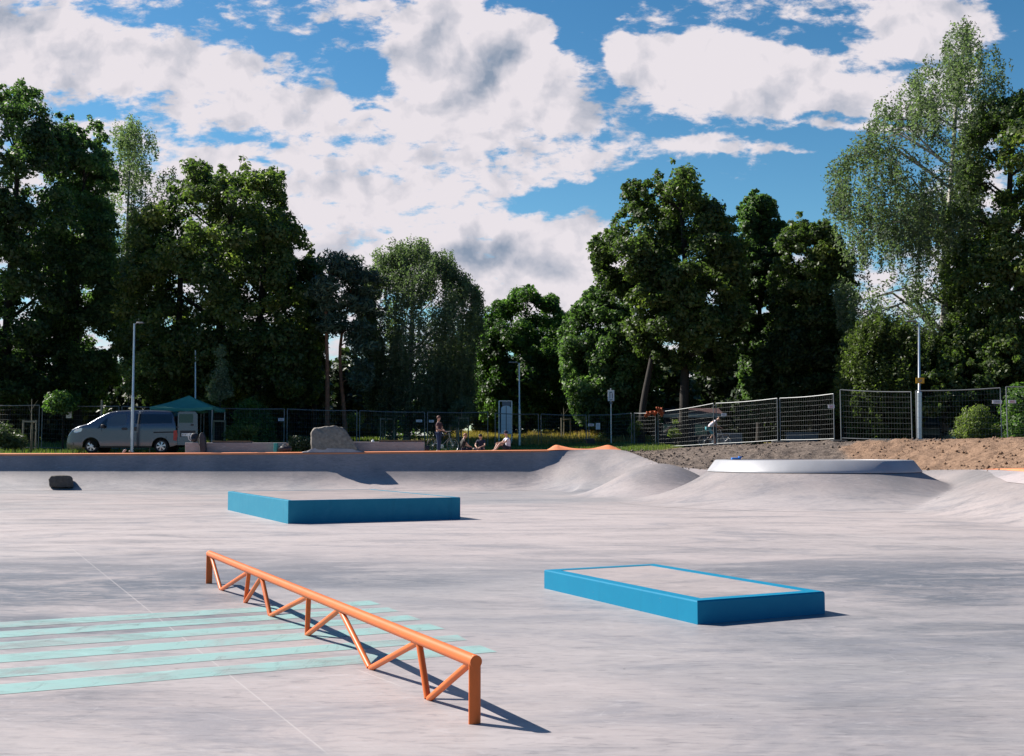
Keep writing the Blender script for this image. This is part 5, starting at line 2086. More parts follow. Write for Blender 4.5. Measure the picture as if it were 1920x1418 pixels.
def person(loc, rz, J, label, shirt, legs, hair, cap=None, sleeves='short', shorts=False, shoes='shoe_pale', k=1.0):
    """J: joints in metres local: pelvis, chest, neck, head, shoulders, elbows, wrists, hips, knees, ankles, toes"""
    root = empty('person', loc, label, 'person', None, rz)
    V_ = {n_: Vector(p_) * k for n_, p_ in J.items()}
    hd = V_['head']
    nk = V_['neck']
    up = (hd - nk).normalized()
    face = V_['face'] - hd if 'face' in V_ else Vector((0, -0.1, 0))
    face = face.normalized()
    nodes = {'pelvis': (V_['pelvis'], .125 * k, .10 * k), 'waist': ((V_['pelvis'] + V_['chest']) / 2, .115 * k, .09 * k), 'chest': (V_['chest'], .14 * k, .10 * k),
             'neckb': (nk, .055 * k), 'neckt': (nk.lerp(hd, .45), .05 * k), 'head': (hd, .078 * k, .088 * k), 'crown': (hd + up * .085 * k, .065 * k, .075 * k), 'nose': (hd + face * .10 * k - up * .01, .014 * k)}
    edges = [('pelvis', 'waist'), ('waist', 'chest'), ('chest', 'neckb'), ('neckb', 'neckt'), ('neckt', 'head'), ('head', 'crown'), ('head', 'nose')]
    side = face.cross(up).normalized()
    for s, n_ in ((1, 'earl'), (-1, 'earr')):
        nodes[n_] = (hd + side * s * .088 * k, .014 * k)
        edges.append(('head', n_))
    for s in ('l', 'r'):
        sh, el, wr_ = V_['sh' + s], V_['el' + s], V_['wr' + s]
        nodes['sh' + s] = (sh, .055 * k)
        nodes['el' + s] = (el, .040 * k)
        nodes['wr' + s] = (wr_, .026 * k)
        edges += [('chest', 'sh' + s), ('sh' + s, 'el' + s), ('el' + s, 'wr' + s)]
        d_ = (wr_ - el).normalized()
        pa = wr_ + d_ * .07 * k
        nodes['palm' + s] = (pa, .036 * k, .018 * k)
        edges.append(('wr' + s, 'palm' + s))
        perp = d_.cross(Vector((0, 0, 1)) if abs(d_.z) < .9 else Vector((1, 0, 0))).normalized()
        curl = d_.cross(perp).normalized()
        for fi, (o_, ln) in enumerate(((-.028, .06), (-.010, .072), (.010, .068), (.028, .052))):
            a_ = pa + perp * o_ * k + d_ * .02 * k
            b_ = a_ + d_ * ln * .55 * k + curl * .010 * k
            c_ = b_ + d_ * ln * .35 * k + curl * .028 * k
            n1, n2, n3 = [f'f{s}{fi}{q}' for q in 'abc']
            nodes[n1] = (a_, .0105 * k)
            nodes[n2] = (b_, .009 * k)
            nodes[n3] = (c_, .0075 * k)
            edges += [('palm' + s, n1), (n1, n2), (n2, n3)]
        t1 = wr_ + d_ * .03 * k + perp * .035 * k
        nodes['t' + s] = (t1, .011 * k)
        nodes['t2' + s] = (t1 + d_ * .04 * k + perp * .01 * k, .009 * k)
        edges += [('wr' + s, 't' + s), ('t' + s, 't2' + s)]
        hp_, kn, an, to = V_['hip' + s], V_['kn' + s], V_['an' + s], V_['toe' + s]
        nodes['hip' + s] = (hp_, .085 * k)
        nodes['kn' + s] = (kn, .055 * k)
        nodes['calf' + s] = (kn.lerp(an, .35), .052 * k)
        nodes['an' + s] = (an, .035 * k)
        nodes['toe' + s] = (to, .032 * k, .022 * k)
        edges += [('pelvis', 'hip' + s), ('hip' + s, 'kn' + s), ('kn' + s, 'calf' + s), ('calf' + s, 'an' + s), ('an' + s, 'toe' + s)]
    skin_mesh('body', nodes, edges, 'skin', root)
    # shirt
    g = 1.16
    sn = {'w0': (V_['pelvis'].lerp(V_['chest'], .05), .145 * k, .12 * k), 'w1': (nodes['waist'][0], .14 * k, .115 * k), 'w2': (V_['chest'], .165 * k, .125 * k), 'w3': (V_['chest'].lerp(nk, .75), .10 * k, .08 * k)}
    se = [('w0', 'w1'), ('w1', 'w2'), ('w2', 'w3')]
    for s in ('l', 'r'):
        sn['s' + s] = (V_['sh' + s], .072 * k)
        sn['m' + s] = (V_['sh' + s].lerp(V_['el' + s], .62 if sleeves == 'short' else .12), .058 * k)
        se += [('w2', 's' + s), ('s' + s, 'm' + s)]
    skin_mesh('shirt', sn, se, shirt, root)
    tn = {'p': (V_['pelvis'], .135 * k, .115 * k)}
    te = []
    for s in ('l', 'r'):
        tn['h' + s] = (V_['hip' + s], .098 * k)
        tn['k' + s] = (V_['kn' + s] if not shorts else V_['hip' + s].lerp(V_['kn' + s], .8), .070 * k)
        te += [('p', 'h' + s), ('h' + s, 'k' + s)]
        if not shorts:
            tn['a' + s] = (V_['kn' + s].lerp(V_['an' + s], .92), .055 * k)
            te.append(('k' + s, 'a' + s))
    skin_mesh('shorts' if shorts else 'trousers', tn, te, legs, root)
    for s in ('l', 'r'):
        a_, t_ = V_['an' + s], V_['toe' + s]
        hl = a_ + Vector((0, 0, -.045 * k)) - (t_ - a_).normalized() * .03
        skin_mesh('shoe', {'a': (hl, .042 * k), 'b': (hl.lerp(t_, .5), .045 * k, .032 * k), 'c': (t_, .043 * k, .028 * k)}, [('a', 'b'), ('b', 'c')], shoes, root)
    # hair or cap: shell over the crown
    hm = MB()
    q_ = up.to_track_quat('Z', 'Y')
    vs, fs = [], []
    nr, ns = 7, 16
    cc = hd + up * .045 * k - face * .012 * k
    for i in range(nr):
        a_ = i / (nr - 1) * (pi * 0.60)
        for j in range(ns):
            t_ = 2 * pi * j / ns
            r_ = .103 * k * (1 + .04 * sin(5 * t_ + i))
            dirn = q_ @ Vector((cos(t_) * sin(a_), sin(t_) * sin(a_), cos(a_)))
            # open over the face
            cut = max(0.0, dirn.dot(face)) * max(0, (a_ / (pi * .6)) - .45) * 0.9
            vs.append(cc + dirn * r_ * (1 - cut * .6) + Vector((0, 0, 0)))
    for i in range(nr - 1):
        for j in range(ns):
            jj = (j + 1) % ns
            fs.append((i * ns + j, i * ns + jj, i * ns + ns + jj, i * ns + ns + j))
    hm.add(vs, fs)
    if cap:
        br = []
        for j in range(9):
            t_ = -0.9 + 1.8 * j / 8
            dirn = (face * cos(t_) + side * sin(t_)).normalized()
            br += [tuple(cc + dirn * .095 * k + up * .01), tuple(cc + dirn * (.095 + .075 * cos(t_)) * k - up * .008)]
        hm.add(br, [(2 * i, 2 * i + 2, 2 * i + 3, 2 * i + 1) for i in range(8)])
    hm.build('cap' if cap else 'hair', cap or hair, root, 60)
    return root


STAND = dict(pelvis=(0, 0, .93), chest=(0, .0, 1.27), neck=(0, .0, 1.46), head=(0.02, -.01, 1.60), face=(.09, -.03, 1.585), shl=(.05, .17, 1.40), shr=(.03, -.18, 1.40),
             ell=(.10, .22, 1.13), elr=(.05, -.24, 1.12), wrl=(.26, .15, 1.03), wrr=(.26, -.16, 1.05), hipl=(0, .09, .90), hipr=(0, -.09, .90),
             knl=(.03, .10, .48), knr=(.04, -.10, .48), anl=(-.02, .11, .085), anr=(0.02, -.11, .085), toel=(.14, .12, .035), toer=(.17, -.13, .035))
# sitting on the ground, knees bent up, facing +x
SIT = dict(pelvis=(0, 0, .12), chest=(.02, 0, .46), neck=(.07, 0, .64), head=(.11, 0, .78), face=(.20, 0, .765), shl=(.05, .18, .58), shr=(.05, -.18, .58),
           ell=(.22, .24, .40), elr=(.22, -.24, .40), wrl=(.42, .12, .40), wrr=(.42, -.12, .38), hipl=(.04, .10, .12), hipr=(.04, -.10, .12),
           knl=(.40, .14, .38), knr=(.42, -.13, .38), anl=(.62, .12, .08), anr=(.60, -.12, .08), toel=(.76, .13, .035), toer=(.75, -.13, .035))
CROSS = dict(pelvis=(0, 0, .12), chest=(.04, 0, .45), neck=(.10, 0, .62), head=(.16, 0, .75), face=(.25, 0, .72), shl=(.06, .18, .56), shr=(.06, -.18, .56),
             ell=(.20, .25, .34), elr=(.20, -.25, .34), wrl=(.40, .10, .26), wrr=(.40, -.10, .26), hipl=(.04, .10, .11), hipr=(.04, -.10, .11),
             knl=(.36, .30, .18), knr=(.36, -.30, .18), anl=(.42, -.06, .08), anr=(.40, .08, .08), toel=(.40, -.20, .05), toer=(.38, .20, .05))


def on(px, py, Y, z=None):
    p_ = W(px, py, Y)
    if z is not None:
        p_.z = z
    return p_


zd = 1.42
person(on(822, 846, 45.2, 1.40), R(-20), STAND, 'person in a dark maroon t-shirt and jeans standing behind the lip', 'shirt_maroon', 'jeans_blue', 'hair_brown', k=0.885)
person(on(866, 846, 44.6, 1.43), R(25), CROSS, 'person in a black t-shirt sitting left of two other seated people', 'shirt_black', 'shorts_dark', 'hair_fair', k=0.88)
person(on(903, 846, 45.2, 1.43), R(-110), CROSS, 'dark haired person in a dark navy top sitting facing the camera', 'shirt_navy', 'shorts_dark', 'hair_dark', k=0.85)
person(on(953, 846, 44.4, 1.455), R(197), SIT, 'seated person in a white t-shirt and dark cap', 'shirt_white', 'shorts_dark', 'hair_dark', cap='shorts_dark', shorts=True, shoes='shirt_navy', k=0.93)


# ------------------------------------------------------------------ bicycles
def bicycle(loc, rz, label, tilt=0.0):
    root = empty('bicycle', loc, label, 'bicycle', None, rz)
    root.rotation_euler[0] = tilt
    r_ = .33
    for x in (0, 1.02):
        wh = MB().torus((0, 0, 0), r_ - .02, .018, (0, 1, 0), 36, 6).build('wheel', 'rubber_black', root, 60)
        wh.location = (x, 0, r_)
        MB().torus((0, 0, 0), r_ - .045, .009, (0, 1, 0), 36, 5).build('rim', 'rim_silver', wh, 60)
        sp_ = MB()
        for q in range(16):
            a_ = 2 * pi * q / 16
            sp_.tube([(0, .02 * (-1) ** q, 0), (cos(a_) * (r_ - .05), 0, sin(a_) * (r_ - .05))], .0022, 3, False)
        sp_.tube([(0, -.04, 0), (0, .04, 0)], .02, 8)
        sp_.build('spokes', 'rim_silver', wh)
    f = MB()
    bb, st_, hd_ = (.42, 0, .29), (.30, 0, .76), (.82, 0, .80)
    f.tube([bb, st_], .016, 8).tube([bb, (.86, 0, .66)], .018, 8).tube([(.32, 0, .70), hd_], .016, 8)
    for y in (-.05, .05):
        f.tube([bb, (0, y, r_)], .009, 6).tube([(.32, 0, .70), (0, y, r_)], .009, 6)
    f.build('frame', 'wall_blue', root, 40)
    k_ = MB()
    k_.tube([(.80, 0, .86), (.87, 0, .62)], .016, 8)
    for y in (-.05, .05):
        k_.tube([(.87, 0, .64), (.93, y, .50), (1.02, y, r_)], .011, 6)
    k_.build('fork', 'galvanised', root, 40)
    MB().tube([(.78, 0, .92), (.80, 0, .86)], .015, 8).tube([(.76, -.29, .97), (.80, -.15, .93), (.80, .15, .93), (.76, .29, .97)], .012, 8).build('handlebar', 'plastic_black', root, 40)
    MB().tube([(.28, 0, .84), (.30, 0, .76)], .013, 8).tube([(.12, 0, .865), (.2, 0, .87), (.40, 0, .85)], [.065, .06, .02], 10).build('saddle', 'plastic_black', root, 40)
    cr = MB().disc((.42, -.05, .29), .09, (0, 1, 0), .008, 20)
    cr.tube([(.42, -.07, .29), (.54, -.08, .17)], .011, 6).tube([(.42, .07, .29), (.30, .08, .41)], .011, 6).box((.54, -.13, .17), (.09, .09, .02)).box((.30, .13, .41), (.09, .09, .02))
    cr.build('crank', 'galvanised', root, 40)
    return root


bk = W(1321, 838, 53.5)
bk.z = W(1321, 840, 53.5).z
bicycle(bk, R(4), 'dark bicycle ridden by the cyclist behind the fence')
RIDE = dict(pelvis=(.20, 0, .98), chest=(.46, 0, 1.22), neck=(.60, 0, 1.33), head=(.72, 0, 1.42), face=(.80, 0, 1.37), shl=(.50, .17, 1.27), shr=(.50, -.17, 1.27),
            ell=(.62, .25, 1.06), elr=(.62, -.25, 1.06), wrl=(.74, .27, .99), wrr=(.74, -.27, .99), hipl=(.20, .09, .94), hipr=(.20, -.09, .94),
            knl=(.52, .11, .74), knr=(.46, -.11, .56), anl=(.32, .12, .46), anr=(.48, -.13, .20), toel=(.46, .12, .43), toer=(.62, -.13, .19))
person(bk, R(4), RIDE, 'cyclist in a pale tank top and teal shorts leaning over the handlebar', 'shirt_white', 'shorts_teal', 'hair_dark', sleeves='none', shorts=True, k=1.0)
bk = W(812, 846, 46.6)
bk.z = 1.40
bicycle(bk, R(38), 'bicycle parked behind the standing person')


# ------------------------------------------------------------------ trees
def in_poly(x, y, P):
    n = len(P)
    c = np.zeros(len(x), bool)
    j = n - 1
    for i in range(n):
        xi, yi = P[i]
        xj, yj = P[j]
        k_ = ((yi > y) != (yj > y)) & (x < (xj - xi) * (y - yi) / (yj - yi + 1e-12) + xi)
        c ^= k_
        j = i
    return c


def edge_dist(x, y, P):
    d = np.full(len(x), 1e9)
    n = len(P)
    for i in range(n):
        ax, ay = P[i]
        bx, by = P[(i + 1) % n]
        L2 = (bx - ax) ** 2 + (by - ay) ** 2 + 1e-12
        t = np.clip(((x - ax) * (bx - ax) + (y - ay) * (by - ay)) / L2, 0, 1)
        d = np.minimum(d, np.hypot(x - ax - t * (bx - ax), y - ay - t * (by - ay)))
    return d


def leaves(cent, rad, per, size, rng_, style, tint):
    "leaf faces around clump centres; returns verts, tint values"
    n = len(cent)
    per_i = np.maximum(7, (per * (rad[:, 0] / np.percentile(rad[:, 0], 70)) ** 2)).astype(int)
    idx_ = np.repeat(np.arange(n), per_i)
    m = len(idx_)
    d = rng_.normal(size=(m, 3))
    d /= np.linalg.norm(d, axis=1)[:, None]
    rr = rng_.random(m) ** (1 / 2.2)
    if style == 'weep':
        # hanging strands: a few per clump
        ns = 6
        sid = rng_.integers(0, ns, m)
        loose = rng_.random(m) < 0.25
        so_ = rng_.normal(size=(n, ns, 3)) * 0.55
        so_[:, :, 2] = rng_.uniform(-.3, .5, (n, ns))
        t = rng_.random(m)
        base = so_[idx_, sid] * rad[idx_][:, [0, 0, 0]]
        pos = cent[idx_] + base
        pos[:, 2] -= t * rad[idx_, 2] * 1.5
        pos += rng_.normal(size=(m, 3)) * 0.045
        pos[loose] = (cent[idx_] + d * rr[:, None] * rad[idx_] * np.array([1.25, 1.25, .62]) + np.array([0, 0, .25]) * rad[idx_][:, 2:3])[loose]
        nrm = d * .8 + rng_.normal(size=(m, 3)) * .4
    else:
        bumpy = 0.78 + 0.44 * vnoise(d[:, 0] * 2.3 + cent[idx_, 0], d[:, 1] * 2.3 + cent[idx_, 1], d[:, 2] * 2.3 + cent[idx_, 2], 7)
        pos = cent[idx_] + d * (rr * bumpy)[:, None] * rad[idx_]
        nrm = d * .9 + np.array([0, 0, .45]) + rng_.normal(size=(m, 3)) * .55
        if style == 'pine':
            nrm = d * .5 + rng_.normal(size=(m, 3)) * .9
    nrm /= np.linalg.norm(nrm, axis=1)[:, None] + 1e-9
    a = np.cross(nrm, rng_.normal(size=(m, 3)))
    a /= np.linalg.norm(a, axis=1)[:, None] + 1e-9
    b3 = np.cross(nrm, a)
    s = size * (0.65 + 0.7 * rng_.random(m))
    asp = {'broad': .62, 'weep': .48, 'pine': .22, 'fine': .5}[style]
    a = a * s[:, None]
    b3 = b3 * (s * asp)[:, None]
    fold = nrm * (s * 0.22)[:, None]
    V_ = np.stack([pos - a, pos + b3 + fold, pos + a * 1.1, pos - b3 + fold], 1)
    v_ = np.clip(tint[idx_] + rng_.normal(size=m) * .16, 0, 1)
    return V_.reshape(-1, 3), v_


TREE_GROUP = 'trees behind the fence'


def tree(name, label, poly, Y, trunk, leafm='maple_leaf', barkm='bark_dark', style='broad', dens=1.0, leaf=0.115, clump=0.62, per=100, seed=1, depth=0.85, gap=0.34, airy=0.25, clear=(), hs_=1.0, bay=0.22,
         tr=0.16, limbs=14, cat='tree', group=TREE_GROUP, tint=0.45, ztrunk=None, minz=None, grow=1.0, extra_trunks=None, topw=0.5, flat=1.0):
    """poly: crown outline in photo pixels, carried to distance Y; trunk: list of photo pixels from foot up"""
    rg = np.random.default_rng(seed)
    if cat == 'tree' and leaf < .15:
        per, gap = (per * .62, gap + .10) if style == 'weep' else (per * .74, gap + .045)
    if style == 'broad' and cat == 'tree' and leaf < .15:
        leaf, per, gap, clump = leaf * .8, int(per * 1.35), gap + .05, clump * .92
    P2 = [(W(x, y, Y).x, W(x, y, Y).z) for x, y in poly]
    xs_, zs_ = [p_[0] for p_ in P2], [p_[1] for p_ in P2]
    area = 0.5 * abs(sum(P2[i][0] * P2[(i + 1) % len(P2)][1] - P2[(i + 1) % len(P2)][0] * P2[i][1] for i in range(len(P2))))
    n = int(area / (clump ** 2) * (1.95 if style == 'broad' and cat == 'tree' else 2.3) * dens)
    T = [W(x, y, Y) for x, y in trunk]
    foot = T[0].copy()
    foot.z = float(ground_z(foot.x, foot.y)) - 0.05 if ztrunk is None else ztrunk
    T[0] = foot
    root = empty(name, foot, label, cat, group)
    X_ = rg.uniform(min(xs_), max(xs_), n * 8)
    Z_ = rg.uniform(min(zs_), max(zs_), n * 8)
    k_ = in_poly(X_, Z_, P2)
    X_, Z_ = X_[k_], Z_[k_]
    D_ = edge_dist(X_, Z_, P2)
    Rm_ = D_.max()
    bays = np.clip(vnoise(X_ * .75 + seed, Z_ * .75, None, seed + 3) - .42, 0, 1) * 3.0 * bay * min(1.0, Rm_ / 2.5)
    k_ = D_ > clump * 0.50 * rg.random(len(D_)) + clump * .22 + bays
    X_, Z_, D_ = X_[k_], Z_[k_], D_[k_]
    Rm = max(D_.max(), clump)
    dh = Rm * np.sqrt(np.maximum(0, 1 - (1 - D_ / Rm) ** 2)) * depth * 1.35
    u_ = rg.uniform(-1, 1, len(X_))
    u_ = np.sign(u_) * np.abs(u_) ** 0.6
    Yc = Y + u_ * dh
    # perspective: keep the silhouette as clumps move nearer or farther
    ex, ez = X_ / Y, (Z_ - EYE) / Y
    cen = np.stack([ex * (Y + (Yc - Y) * .5), Yc, EYE + ez * (Y + (Yc - Y) * .5)], -1)
    hole = vnoise(cen[:, 0] / (clump * 2.4 * hs_) + seed, cen[:, 1] / (clump * 2.8 * hs_), cen[:, 2] / (clump * 2.2 * hs_), seed)
    hgt_ = (cen[:, 2] - min(zs_)) / (max(zs_) - min(zs_))
    if style == 'weep':
        # boughs rise outwards from the stem, so the sky shows between them in slanting slots
        rx_ = np.abs(cen[:, 0] - T[min(2, len(T) - 1)].x)
        hole = vnoise((cen[:, 0] + cen[:, 1] * .5) / 2.6 + seed, (cen[:, 2] - 0.75 * rx_) / 1.05, cen[:, 1] / 3.0, seed)
    k_ = hole > gap * (0.75 + .5 * rg.random(len(hole))) * (1 - airy * .5 + airy * hgt_)
    for (qx, qy, qrx, qry) in clear:
        c0 = W(qx, qy, Y)
        ee = (((cen[:, 0] / cen[:, 1] - c0.x / Y) * FPX / qrx) ** 2 + (((cen[:, 2] - EYE) / cen[:, 1] - (c0.z - EYE) / Y) * FPX / qry) ** 2)
        k_ &= ~((ee < 1) & (cen[:, 1] < Y + .3))
    cen = cen[k_][:n]
    m = len(cen)
    r0 = clump * (0.62 + 0.75 * rg.random(m)) * grow
    rad = np.stack([r0, r0, r0 * 0.78 * flat], -1)
    if style == 'weep':
        rad = np.stack([r0 * .62, r0 * .62, r0 * 1.5], -1)
    if style == 'pine':
        rad = np.stack([r0 * 1.15, r0 * 1.15, r0 * .55], -1)
    if cat == 'tree' and leaf < .2 and style in ('broad', 'weep'):
        # small sprays at the rim make the outline ragged
        ns_ = int(n * 2.2)
        xs2, zs2 = rg.uniform(min(xs_) - .3, max(xs_) + .3, ns_ * 5), rg.uniform(min(zs_), max(zs_) + .3, ns_ * 5)
        ins = in_poly(xs2, zs2, P2)
        d2 = edge_dist(xs2, zs2, P2) * np.where(ins, 1, -1)
        kk_ = (d2 > -.12) & (d2 < .75) & (vnoise(xs2 * 1.6, zs2 * 1.6, None, seed + 8) > .42) & (zs2 > min(zs_) + .3)
        xs2, zs2 = xs2[kk_][:ns_], zs2[kk_][:ns_]
        ys2 = Y + rg.normal(size=len(xs2)) * .9
        c2 = np.stack([xs2 / Y * (Y + (ys2 - Y) * .5), ys2, EYE + (zs2 - EYE) / Y * (Y + (ys2 - Y) * .5)], -1)
        r2_ = clump * (.18 + .26 * rg.random(len(c2)))
        cen = np.concatenate([cen, c2])
        rad = np.concatenate([rad, np.stack([r2_, r2_, r2_ * (.9 if style == 'broad' else 2.2)], -1)])
        m = len(cen)
    tn = np.clip(tint + rg.normal(size=m) * .15 + (vnoise(cen[:, 0] * .35, cen[:, 1] * .35, cen[:, 2] * .35, seed + 5) - .5) * .7, 0, 1)
    V_, tv = leaves(cen - np.array(foot), rad, per, leaf, rg, style, tn)
    me_ = np_mesh('crown', V_, np.arange(len(V_)).reshape(-1, 4), {'v': ('FACE', tv)})
    link_mesh('crown', me_, leafm, root)
    # trunk and limbs
    tb = MB()
    L_ = [p_ - foot for p_ in T]
    cur = catmull([tuple(p_) for p_ in L_], 5) if len(L_) > 2 else np.array([tuple(L_[0]), tuple(L_[0].lerp(L_[1], .5)), tuple(L_[1])])
    cur = cur[:max(3, int(len(cur) * .93))]
    H = cur[-1][2]
    tb.tube(cur, [tr * (1.25 if i == 0 else 1.0) * (1 - 0.72 * i / (len(cur) - 1)) for i in range(len(cur))], 10)
    for et in (extra_trunks or []):
        q_ = [W(x, y, Y) - foot for x, y in et]
        tb.tube(catmull([tuple(p_) for p_ in q_], 4), [tr * .8 * (1 - .6 * i / (4 * (len(q_) - 1))) for i in range(4 * (len(q_) - 1) + 1)], 8)
    if m:
        for q in range(limbs):
            c_ = cen[rg.integers(0, m)] - np.array(foot)
            hh = max(0.25 * H, min(c_[2] - 0.35 * np.hypot(c_[0], c_[1]) * .9, H * .96))
            i = int(np.argmin(abs(cur[:, 2] - hh)))
            s_ = cur[i]
            t_ = i / (len(cur) - 1)
            mid = s_ * .5 + c_ * .5 + np.array([0, 0, .18 * np.linalg.norm(c_ - s_) * (1 if style != 'weep' else 1.4)]) + rg.normal(size=3) * .12
            r1 = tr * (1 - .72 * t_) * .55
            tb.tube([s_, s_ * .6 + mid * .4 + rg.normal(size=3) * .05, mid, mid * .45 + c_ * .55 + rg.normal(size=3) * .08, c_], [r1, r1 * .8, r1 * .55, r1 * .35, r1 * .14], 6, False)
    tb.build('trunk', barkm, root, 60)
    return root


tree('deciduous_tree', 'tall broad tree at the left edge, its open top reaching the clouds', [(-150, 250), (-60, 180), (0, 162), (38, 155), (62, 172), (85, 178), (92, 200), (108, 205), (122, 260), (128, 330), (150, 420), (130, 560), (125, 700), (60, 770), (-150, 780)], 58,
     [(10, 842), (14, 600), (30, 380), (36, 200)], 'ash_leaf', seed=11, dens=1.0, gap=0.40, airy=.5, tint=.35, tr=.3, limbs=26, leaf=.12, per=95)
tree('deciduous_tree', 'full green tree with two peaks left of the pale birch', [(95, 260), (108, 228), (125, 212), (142, 240), (160, 262), (170, 240), (182, 232), (194, 255), (206, 270), (215, 330), (212, 470), (235, 560), (225, 700), (180, 780), (110, 770), (95, 500), (90, 320)], 61,
     [(147, 842), (142, 640), (150, 420), (165, 270)], 'ash_leaf', seed=12, dens=.95, gap=.38, airy=.3, tint=.55, tr=.26, limbs=22, leaf=.12)
tree('birch_tree', 'tall pale birch with thin drooping twigs between the left trees', [(188, 330), (205, 262), (222, 240), (245, 228), (268, 234), (284, 250), (286, 312), (300, 318), (330, 325), (335, 352), (322, 395), (296, 430), (290, 520), (240, 600), (205, 560), (190, 420)], 66,
     [(236, 842), (236, 640), (238, 450), (246, 240)], 'birch_leaf', 'bark_birch', 'weep', dens=.50, clump=.55, leaf=.08, per=95, seed=13, tint=.40, gap=.42, tr=.2, limbs=24)
tree('maple_tree', 'large dark maple with olive lit clusters behind the van and canopy', [(225, 560), (232, 500), (250, 462), (252, 412), (275, 385), (305, 390), (325, 350), (350, 345), (362, 306), (384, 310), (398, 345), (425, 318), (438, 298), (462, 302), (478, 330), (505, 330), (520, 318), (534, 328), (530, 370), (540, 412), (560, 402), (578, 412),
      (572, 440), (560, 462), (560, 500), (578, 540), (592, 640), (598, 735), (560, 775), (500, 765), (440, 775), (380, 745), (320, 765), (250, 740), (225, 640)], 58,
     [(408, 842), (412, 640), (425, 480), (440, 330)], 'maple_leaf', seed=114, dens=1.15, clump=.66, gap=.33, tint=.50, tr=.34, limbs=30, leaf=.125, per=100, extra_trunks=[[(330, 842), (335, 640), (340, 460)], [(480, 842), (485, 640), (500, 420)]])
tree('deciduous_tree', 'slim yellowish green tree top between the maple and the pines', [(556, 500), (562, 470), (575, 455), (588, 480), (605, 492), (618, 520), (622, 590), (610, 660), (580, 640), (560, 580)], 60,
     [(590, 842), (588, 650), (578, 480)], 'pale_leaf', seed=15, dens=.9, clump=.5, tint=.25, tr=.14, limbs=10, leaf=.1)
tree('pine_tree', 'pine with a bare reddish trunk left of its twin behind the boulder', [(596, 505), (612, 470), (626, 452), (640, 468), (652, 486), (660, 520), (668, 560), (650, 585), (660, 625), (628, 640), (600, 625), (584, 585), (592, 545)], 56,
     [(613, 842), (614, 700), (612, 560), (628, 462)], 'pine_needle', 'bark_pine', 'pine', dens=.70, clump=.55, leaf=.16, per=150, seed=16, tr=.145, limbs=14, gap=.36)
tree('pine_tree', 'pine with a bare trunk nearest the big grey green birch', [(645, 505), (655, 478), (670, 466), (684, 478), (690, 500), (712, 505), (712, 540), (700, 560), (708, 590), (690, 610), (704, 660), (700, 700), (712, 740), (672, 735), (660, 690), (648, 640), (640, 580)], 57,
     [(650, 842), (644, 760), (638, 650), (660, 540), (672, 475)], 'pine_needle', 'bark_pine', 'pine', dens=.70, clump=.55, leaf=.16, per=150, seed=17, tr=.135, limbs=14, gap=.36)
tree('birch_tree', 'big rounded grey green birch near the centre', [(672, 560), (690, 520), (705, 482), (730, 466), (762, 468), (790, 458), (815, 468), (838, 472), (852, 508), (868, 525), (888, 535), (903, 562), (900, 600), (905, 640), (885, 690), (888, 770), (820, 800), (740, 800), (700, 770), (688, 700), (690, 650), (676, 600)], 60,
     [(762, 842), (768, 700), (772, 600), (775, 480)], 'birch_leaf', 'bark_birch', 'weep', dens=1.05, clump=.56, leaf=.072, per=150, seed=18, tint=.42, tr=.22, limbs=26, gap=.28)
tree('deciduous_tree', 'mid green pointed tree right of the big central birch', [(892, 640), (902, 612), (918, 592), (928, 568), (955, 560), (974, 538), (992, 540), (1004, 552), (1026, 552), (1050, 566), (1062, 596), (1082, 612), (1090, 700), (1080, 800), (960, 810), (900, 790), (888, 700)], 68,
     [(990, 838), (990, 700), (985, 580)], 'fresh_leaf', seed=19, dens=1.35, clump=.6, tint=.38, tr=.2, limbs=16, gap=.28)
tree('deciduous_tree', 'low bushy tree left of the leaning trunk', [(1050, 630), (1068, 592), (1088, 570), (1108, 544), (1138, 550), (1166, 560), (1196, 600), (1225, 650), (1245, 720), (1225, 800), (1100, 805), (1066, 750)], 61,
     [(1150, 838), (1150, 720), (1140, 600)], 'ash_leaf', seed=20, dens=1.35, clump=.58, tint=.50, tr=.2, limbs=16, gap=.30)
tree('maple_tree', 'tall dark maple standing left of centre right with a jagged top', [(1112, 470), (1114, 445), (1140, 442), (1158, 408), (1172, 385), (1172, 355), (1188, 345), (1208, 345), (1222, 368), (1236, 362), (1234, 322), (1250, 312), (1268, 325), (1288, 316), (1296, 345), (1325, 352), (1334, 378), (1345, 405), (1368, 412), (1374, 440),
      (1392, 478), (1394, 560), (1386, 640), (1365, 700), (1320, 705), (1270, 690), (1230, 680), (1190, 640), (1160, 600), (1150, 555), (1122, 530), (1115, 500)], 56,
     [(1280, 842), (1284, 700), (1286, 560), (1280, 420), (1268, 335)], 'maple_leaf', seed=21, dens=1.2, clump=.62, tint=.34, tr=.27, limbs=32, gap=.32, leaf=.12, extra_trunks=[[(1202, 845), (1206, 760), (1226, 650), (1240, 520)]])
tree('deciduous_tree', 'slim tree with a small round top between two dark trees', [(1383, 480), (1392, 440), (1388, 405), (1398, 372), (1425, 358), (1450, 368), (1460, 392), (1444, 412), (1468, 420), (1480, 440), (1474, 480), (1486, 560), (1475, 640), (1470, 740), (1400, 760), (1380, 640)], 61,
     [(1424, 838), (1424, 650), (1425, 500), (1428, 375)], 'ash_leaf', seed=22, dens=1.2, clump=.42, tint=.5, tr=.19, limbs=24, gap=.27, leaf=.11)
tree('deciduous_tree', 'dark rounded tree just left of the tall right birch', [(1448, 500), (1462, 450), (1480, 430), (1492, 412), (1512, 425), (1535, 420), (1562, 436), (1576, 470), (1592, 500), (1602, 580), (1605, 700), (1590, 790), (1400, 800), (1400, 720), (1440, 640)], 57,
     [(1530, 838), (1528, 650), (1520, 450)], 'maple_leaf', seed=23, dens=1.2, clump=.58, tint=.25, tr=.22, limbs=26, gap=.32)
